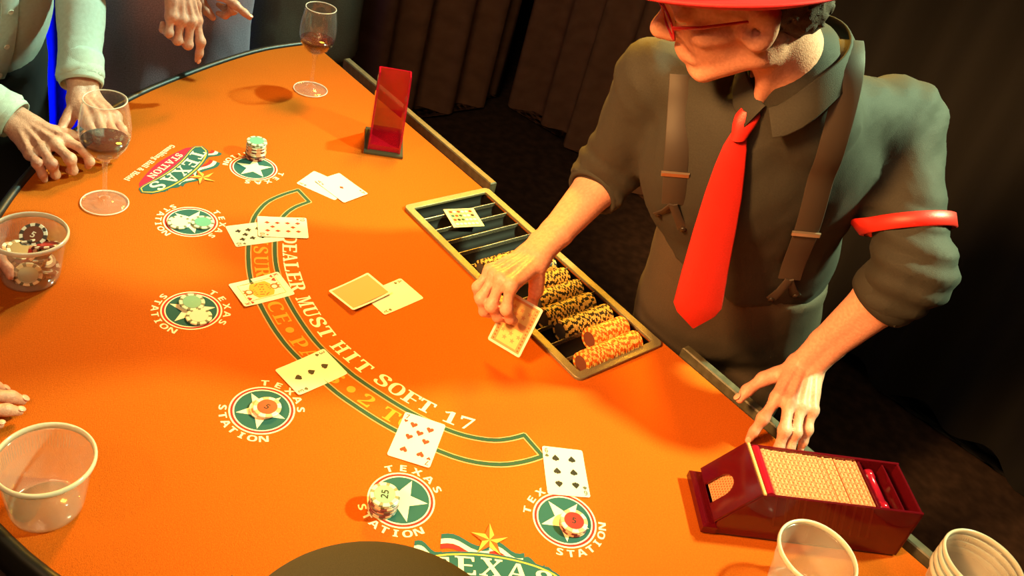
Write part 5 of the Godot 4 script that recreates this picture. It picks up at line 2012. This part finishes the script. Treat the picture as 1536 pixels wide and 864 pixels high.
func materials() -> void:
	M.felt = grain(mat(192, 93, 20, 0.95), noise_tex(0.22, Color(0.86, 0.85, 0.84), Color(1, 1, 1), 512, 4), 2.6, bump_tex(0.6, 4.0, 512), 0.35)
	M.felt.roughness = 0.95
	M.felt.metallic_specular = 0.2
	M.rim = mat(24, 22, 18, 0.45)
	M.strip = grain(mat(100, 92, 72, 0.5, 0.2), noise_tex(0.04, Color(0.72, 0.72, 0.7), Color.WHITE, 256, 4, 7), 4.0)
	M.black = mat(20, 18, 16, 0.8)
	M.print = tinted(mat(255, 255, 255, 0.85))
	M.print.metallic_specular = 0.25
	M.print_gloss = tinted(mat(255, 255, 255, 0.6))
	M.print_gloss.metallic_specular = 0.3
	M.card = tinted(mat(255, 255, 255, 0.5))
	M.card.metallic_specular = 0.4
	M.cardmat = mat(226, 206, 150, 0.5)
	M.chip = tinted(mat(255, 255, 255, 0.36))
	M.glass = clear(245, 240, 230, 0.035, 0.02)
	M.stem = clear(245, 240, 230, 0.05, 0.02)
	M.edge = clear(250, 244, 232, 0.42, 0.05)  # paler than the glass: glint of its edges put into the colour
	M.wine = clear(58, 12, 12, 0.93, 0.08)
	M.plastic = clear(226, 214, 196, 0.17, 0.12)
	M.lip = clear(232, 226, 204, 0.8, 0.15)
	M.speckle = grain(mat(176, 164, 128, 0.34, 0.35), noise_tex(0.35, Color(0.5, 0.48, 0.42), Color.WHITE, 256, 2, 5), 9.0, bump_tex(0.4, 4.0), 0.5)
	M.trough = mat(20, 17, 14, 0.6)
	M.trough.metallic_specular = 0.25
	M.divider = grain(mat(170, 160, 140, 0.3, 0.5), noise_tex(0.1, Color(0.25, 0.22, 0.18), Color.WHITE, 256, 3, 9), 14.0)
	M.shoe = clear(88, 10, 20, 0.86, 0.06)
	M.shoe_dark = mat(44, 14, 14, 0.2)
	M.shoe_red = mat(150, 16, 34, 0.18)
	M.gilt = mat(224, 190, 120, 0.3, 0.2)
	M.smoke = mat(66, 66, 52, 0.15)
	M.acrylic = clear(186, 16, 42, 0.62, 0.05)
	M.floor = grain(mat(92, 68, 54, 0.85), noise_tex(0.06, Color(0.6, 0.6, 0.6), Color.WHITE, 256, 4, 3), 1.2)
	M.wall = mat(30, 27, 26, 0.9)
	M.drape = grain(mat(156, 114, 86, 0.95), noise_tex(0.03, Color(0.8, 0.8, 0.8), Color.WHITE, 256, 4, 4), 1.5)
	M.drape_shaded = mat(30, 28, 26, 0.95)  # curtain cloth with the light's fall-off to the right put into its colour
	M.blue = grain(mat(52, 66, 190, 0.9), noise_tex(0.03, Color(0.8, 0.8, 0.8), Color.WHITE, 256, 4, 41), 1.5)
	M.lamp_body = mat(24, 24, 26, 0.5)

# ------------------------------------------------------------------ room
func lamp(label: String, at: Vector3, aim: Vector3, colour: Color, energy: float, angle: float, size: float, glow: float) -> void:
	var o := thing("unseen_lamp", label, "lamp", at)
	o.look_at_from_position(at, aim, Vector3.UP)
	var g := Geo.new()
	var xf := Transform3D(Basis(Vector3.RIGHT, PI / 2), Vector3.ZERO)
	g.lathe([Vector2(0.0, 0.24), Vector2(0.05, 0.24), Vector2(0.085, 0.20), Vector2(0.1, 0.10), Vector2(0.1, -0.02), Vector2(0.094, -0.02), Vector2(0.09, 0.02), Vector2(0.0, 0.02)], 32, xf)
	geo("housing", g, M.lamp_body, o)
	g = Geo.new()
	g.lathe([Vector2(0.0, 0.012), Vector2(0.088, 0.012), Vector2(0.088, 0.006), Vector2(0.0, 0.004)], 32, xf)
	var lens := mat(250, 246, 230, 0.3)
	lens.emission_enabled = true
	lens.emission = colour
	lens.emission_energy_multiplier = glow
	geo("lens", g, lens, o)
	var l := SpotLight3D.new()
	l.name = "beam"
	o.add_child(l)
	l.position = Vector3(0, 0, -0.04)
	l.light_color = colour
	l.light_energy = energy
	l.spot_angle = angle
	l.spot_angle_attenuation = 1.0
	l.spot_range = 12.0
	l.spot_attenuation = 2.0
	l.light_size = size
	l.shadow_enabled = true

func slab(called: String, mid: Vector3, size: Vector3, m: Material) -> void:
	var b := BoxMesh.new()
	b.size = size
	var o := mesh_node(called, b, m)
	o.position = mid
	o.set_meta("kind", "structure")

func drape(label: String, a: Vector3, b: Vector3, h: float, folds: int, m: Material) -> void:
	var d := b - a
	var nn := Vector3(-d.z, 0, d.x).normalized()
	var rings := []
	for y in [0.0, 0.25, 0.5, 0.75, 1.0]:
		var ring := PackedVector3Array()
		var n := folds * 8
		for i in n + 1:
			var u := float(i) / n
			var off := 0.045 * sin(u * folds * TAU) + 0.02 * sin(u * folds * 2.7 + 1.3 + y)
			ring.append(a + d * u + nn * off + Vector3(0, y * h, 0))
		for i in range(n, -1, -1):
			ring.append(ring[i] - nn * 0.012)
		rings.append(ring)
	var g := Geo.new()
	g.loft(rings, true, true, true)
	tag(geo("curtain", g, m), label, "curtain")

func _ready() -> void:
	rng.seed = 20
	# ---- camera: pinhole fitted to the table; the picture is the lower part of a taller frame, hence the shifted lens
	var cam := Camera3D.new()
	cam.name = "camera"
	add_child(cam)
	var fwd := Vector3(-0.54613924, -0.50098625, -0.67137524).normalized()
	var right := Vector3(0.65866881, 0.23837031, -0.7136771).normalized()
	var up := right.cross(fwd)
	cam.transform = Transform3D(Basis(right, up, -fwd), V(0.91921, 0.99592, 1.25218))
	cam.near = 0.05
	cam.far = 60.0
	var f := 1371.39
	cam.projection = Camera3D.PROJECTION_FRUSTUM
	cam.size = cam.near * 864.0 / f
	cam.frustum_offset = Vector2(-30.0, -144.0) * cam.near / f
	cam.current = true
	# ---- air and exposure
	var we := WorldEnvironment.new()
	we.name = "surroundings"
	var env := Environment.new()
	env.background_mode = Environment.BG_COLOR
	env.background_color = Color(0.004, 0.004, 0.005)
	env.tonemap_mode = Environment.TONE_MAPPER_LINEAR
	env.tonemap_exposure = 1.0
	env.sdfgi_enabled = true
	env.ssao_enabled = true
	env.ssil_enabled = true
	we.environment = env
	add_child(we)
	palette()
	materials()
	# ---- lamps out of view, placed for what they light: behind dealer, over players, on floor
	lamp("unseen amber lamp behind the far left corner, placed to light felt and tray", V(-1.35, 1.75, -1.0), V(0.28, 0.0, 0.28), Color(1.0, 0.72, 0.20), 17.0, 28, 0.28, 3.0)  # out of view, lights felt, tray and right forearm
	lamp("unseen pale green lamp near the amber one, placed to light the players", V(-0.62, 1.92, -1.15), V(-0.90, 0.15, 0.55), Color(0.78, 1.0, 0.88), 11.0, 24, 0.05, 3.0)  # unseen, lights the white shirt and the far left felt
	lamp("unseen greenish white lamp behind the dealer, placed to light his left shoulder", V(1.3, 1.9, -1.0), V(0.43, 0.42, 0.02), Color(0.86, 1.0, 0.76), 18.0, 19, 0.08, 3.0)  # unseen, lights the dealer's shoulder from behind
	lamp("unseen orange lamp over the players side, placed to light the front of the dealer", V(0.15, 1.75, 2.3), V(0.38, 0.30, 0.0), Color(1.0, 0.73, 0.42), 27.0, 20, 0.25, 3.0)  # unseen, placed to brighten the dealer's face, tie and hands
	lamp("unseen blue uplight on the floor behind the players, placed to light the curtain", Vector3(-1.47, 0.10, 0.56), Vector3(-1.85, 0.42, 0.36), Color(0.03, 0.16, 1.0), 1.3, 55, 0.05, 3.0)  # hidden from the camera, gives the blue on the curtain
	wash()
	room()
	build_table()
	small_things()
	people()

func wash() -> void:  # soft panel out of view, lights felt and dealer from the players' side
	var o := thing("unseen_panel_lamp", "unseen warm panel lamp over the players side, placed to light the table softly", "lamp", V(0.7, 1.82, 1.7))
	o.look_at_from_position(V(0.7, 1.82, 1.7), V(0.2, 0.2, 0.0), Vector3.UP)
	var g := Geo.new()
	g.box(Vector3(1.0, 0.04, 1.0), Transform3D(Basis(Vector3.RIGHT, PI / 2), Vector3(0, 0, 0.01)), 0.005)
	geo("housing", g, M.lamp_body, o)
	g = Geo.new()
	g.box(Vector3(0.9, 0.006, 0.9), Transform3D(Basis(Vector3.RIGHT, PI / 2), Vector3(0, 0, 0.002)))
	var m := mat(250, 240, 220, 0.5)
	m.emission_enabled = true
	m.emission = Color(1.0, 0.8, 0.6)
	m.emission_energy_multiplier = 0.4
	geo("diffuser", g, m, o)
	var l := AreaLight3D.new()
	l.name = "panel_light"
	o.add_child(l)
	l.position = Vector3(0, 0, -0.03)
	l.area_size = Vector2(0.9, 0.9)
	l.area_normalize_energy = true
	l.light_color = Color(1.0, 0.80, 0.60)
	l.light_energy = 2.4
	l.area_range = 12.0
	l.area_attenuation = 2.0
	l.shadow_enabled = true

func room() -> void:
	slab("floor", Vector3(-0.5, -0.05, -0.5), Vector3(8.2, 0.1, 8.2), M.floor)
	slab("ceiling", Vector3(-0.5, 2.85, -0.5), Vector3(8.2, 0.1, 8.2), M.wall)
	slab("wall_back", Vector3(-0.5, 1.4, -4.55), Vector3(8.2, 2.8, 0.1), M.wall)
	slab("wall_front", Vector3(-0.5, 1.4, 3.55), Vector3(8.2, 2.8, 0.1), M.wall)
	slab("wall_left", Vector3(-4.55, 1.4, -0.5), Vector3(0.1, 2.8, 8.0), M.wall)
	slab("wall_right", Vector3(3.55, 1.4, -0.5), Vector3(0.1, 2.8, 8.0), M.wall)
	drape("pleated curtain behind the dealer, shade put into its near black colour", Vector3(3.4, 0.02, -1.52), Vector3(-0.65, 0.02, -1.52), 2.7, 17, M.drape_shaded)
	drape("dark brown pleated curtain hanging behind the dealer's right arm", Vector3(-0.55, 0.02, -1.6), Vector3(-1.65, 0.02, -1.6), 2.7, 6, M.drape)
	drape("blue pleated curtain lit by a blue uplight behind the players", Vector3(-1.85, 0.02, 0.22), Vector3(-1.85, 0.02, 2.2), 2.7, 12, M.blue)
	drape("dark pleated curtain hanging behind the table's far corner", Vector3(-1.70, 0.02, -1.55), Vector3(-1.68, 0.02, 0.27), 2.7, 9, M.drape)

func small_things() -> void:
	build_tray()
	build_shoe()
	build_discard()
	var e := 0.0004
	card("playing_card", "ace of clubs half under the ace of diamonds, near the discard holder", V(-0.349, e, 0.3265), Vector2(-0.079, 0.038), "1", "club", "A")
	card("playing_card", "ace of diamonds lying across the ace of clubs, near the discard holder", V(-0.3285, e + 0.0009, 0.2995), Vector2(-0.087, 0.012), "1", "diamond", "A", 0.0006)
	card("playing_card", "ten of clubs partly covered by the ten of diamonds", V(-0.2577, e, 0.5246), Vector2(-0.0152, 0.0846), "10", "club", "10")
	card("playing_card", "ten of diamonds lying over the ten of clubs", V(-0.2545, e + 0.0009, 0.472), Vector2(0.041, -0.081), "10", "diamond", "10", 0.0005)
	card("playing_card", "golden court card of hearts lying across the insurance band", V(-0.1145, e, 0.590), Vector2(0.005, -0.089), "court", "heart", "K", 0.0012)
	card("playing_card", "three of spades lying across the insurance band", V(0.088, e, 0.618), Vector2(-0.0055, -0.0885), "3", "spade", "3", 0.0010)
	card("playing_card", "seven of hearts lying across the end of the insurance lettering", V(0.276, e, 0.558), Vector2(-0.053, -0.071), "7", "heart", "7", 0.0008)
	card("playing_card", "six of spades at the near end of the insurance band", V(0.4345, e, 0.404), Vector2(-0.07, -0.054), "6", "spade", "6", 0.0008)
	card("playing_card", "dealer's face-up pale card under the face-down one", V(-0.0055, e, 0.402), Vector2(-0.007, -0.086), "", "spade", "A", 0.0004)
	card("playing_card", "dealer's face-down card with patterned back, lying on the pale one", V(-0.036, e + 0.0035, 0.449), Vector2(0.0115, 0.0855), "back", "spade", "", 0.0016)
	card("playing_card", "patterned card held out in the dealer's right hand", V(0.199, 0.0625, 0.314), Vector2(0, -1), "back", "spade", "", 0.0, Basis(Vector3(0.95821, 0, -0.28606), Vector3(0.2502, 0.4848, 0.83808), Vector3(0.13868, -0.87463, 0.46454)))
	# bets
	var tealc := chip_geo(C.cpale, C.colive, C.cteal, 8, 0.3)
	var white := chip_geo(C.cream, C.colive, C.cpale, 8, 0.3)
	var redc := chip_geo(C.cpeach, C.cwhite, C.cred, 6, 0.4)
	var maroon := chip_geo(C.cmaroon, C.cpeach, C.cred, 7, 0.4)
	var silver := chip_geo(C.csilver, C.cmaroon, C.cwhite, 6, 0.5)
	var names := ["stack by the discard holder", "bet stack beside the olive cap"]
	var spots := [Vector3(-0.4885, 0, 0.4009), Vector3(0.3478, 0, 0.6685)]
	for k in 2:
		var n: int = [11, 8][k]
		for i in n:
			var top := i == n - 1
			var mesh: ArrayMesh = tealc if top or i == n - 2 or (k == 1 and i == 0) else [maroon, silver, maroon, redc][rng.randi() % 4]
			var word := "pale green chip on top of the " if top else ("pale green chip second from the top of the " if i == n - 2 else ("pale green chip at the bottom of the " if k == 1 and i == 0 else "red and silver chip within the "))
			chip(word + names[k], names[k], V(spots[k].x + rng.randf_range(-0.0009, 0.0009), e * 2.5 + i * 0.0034, spots[k].z + rng.randf_range(-0.0009, 0.0009)), turned([0.5, 2.4][k] if top else rng.randf() * TAU), mesh, "25" if top and k == 1 else "", C.ink)
	chip("cream chip beside a pale green one, in the circle by the printed crest", "pair of chips by the crest", V(-0.334, 0.001, 0.629), turned(0.3), white)
	chip("pale green chip beside a cream one, in the circle by the printed crest", "pair of chips by the crest", V(-0.319, 0.001, 0.593), turned(1.0), tealc)
	chip("pale green chip leaning on a cream chip, in the circle near the court card", "leaning pair of chips", V(-0.128, 0.0027, 0.7035), turned(0.2) * Basis(Vector3(0.1, 0, 1).normalized(), -0.10), tealc)
	chip("cream chip under a leaning pale green one, near the court card", "leaning pair of chips", V(-0.0945, 0.001, 0.708), turned(2.0), white)
	chip("lower of the two red-centred chips by the three of spades", "two red chips by the three of spades", V(0.1215, 0.001, 0.7165), turned(1.1), redc)
	chip("upper of the two red-centred chips by the three of spades", "two red chips by the three of spades", V(0.1245, 0.0044, 0.7125), turned(0.4), redc, "5", C.ink)
	for i in 3:
		chip(["bottom", "middle", "top"][i] + " one of the three red chips below the six of spades", "three red chips below the six of spades", V(0.5085 - i * 0.0005, 0.001 + i * 0.0034, 0.4625), turned(0.7 * i - 0.75), redc if i == 2 else maroon, "5" if i == 2 else "", C.ink)
	# glasses and cups
	wine_glass("wine glass with a little red wine in front of the white-shirted player", V(-0.436, 0.0005, 0.716), 0.2)
	wine_glass("wine glass with red wine near the table's far corner", V(-0.713, 0.0005, 0.139), 0.9)
	plastic_cup("clear plastic cup full of chips at the table's left side", V(-0.287, 0.0005, 0.885))
	plastic_cup("empty clear plastic cup at the near left edge of the felt", V(0.137, 0.0005, 1.008))
	plastic_cup("empty clear plastic cup in front of the card shoe", V(0.756, 0.0005, 0.2675))
	for i in 4:
		plastic_cup("%s cup of the nested stack at the table's right end" % ["bottom", "second", "third", "topmost"][i], V(0.907, 0.0005 + i * 0.0125, 0.108), "nested stack of cups")
	# chips in the cup: three seen through the mouth, the rest pressed against the wall
	var cc := V(-0.287, 0, 0.885)
	var darkc := chip_geo(C.cgrey, C.cwhite, C.cbrown, 8, 0.35)
	var greyc := chip_geo(C.csilver, C.cwhite, C.cgrey, 8, 0.4)
	chip("brown-centred chip at the back of the cup's mouth", "chips heaped in the cup", cc + Vector3(-0.018, 0.064, -0.012), Basis.from_euler(Vector3(0.5, 0.6, -0.2)), darkc, "5", C.cwhite)
	chip("bright red chip at the right of the cup's mouth", "chips heaped in the cup", cc + Vector3(0.010, 0.060, -0.022), Basis.from_euler(Vector3(0.3, -0.9, 0.3)), chip_geo(C.cmaroon, C.cwhite, C.cred, 8, 0.4))
	chip("grey chip at the front of the cup's mouth", "chips heaped in the cup", cc + Vector3(0.004, 0.058, 0.014), Basis.from_euler(Vector3(-0.2, 0.2, -0.3)), greyc)
	var to := (cam_dir(cc)).normalized()
	chip("pale chip pressed flat against the cup's near side", "chips heaped in the cup", cc + to * 0.0375 + Vector3(0, 0.036, 0), Basis(Quaternion(Vector3.UP, (to + Vector3(0, 0.18, 0)).normalized())), white)
	for i in 18:
		var a := i * 2.4
		var r := 0.013 + 0.004 * (i % 3)
		chip("patterned chip in the heap inside the plastic cup", "chips deep in the cup", cc + Vector3(cos(a) * r, 0.008 + i * 0.0027, sin(a) * r), Basis.from_euler(Vector3(sin(a) * 0.5, a, cos(a) * 0.5)), [silver, maroon, darkc, greyc, redc][i % 5])

func cam_dir(p: Vector3) -> Vector3:
	return Vector3(0.75, 0, 0.30)
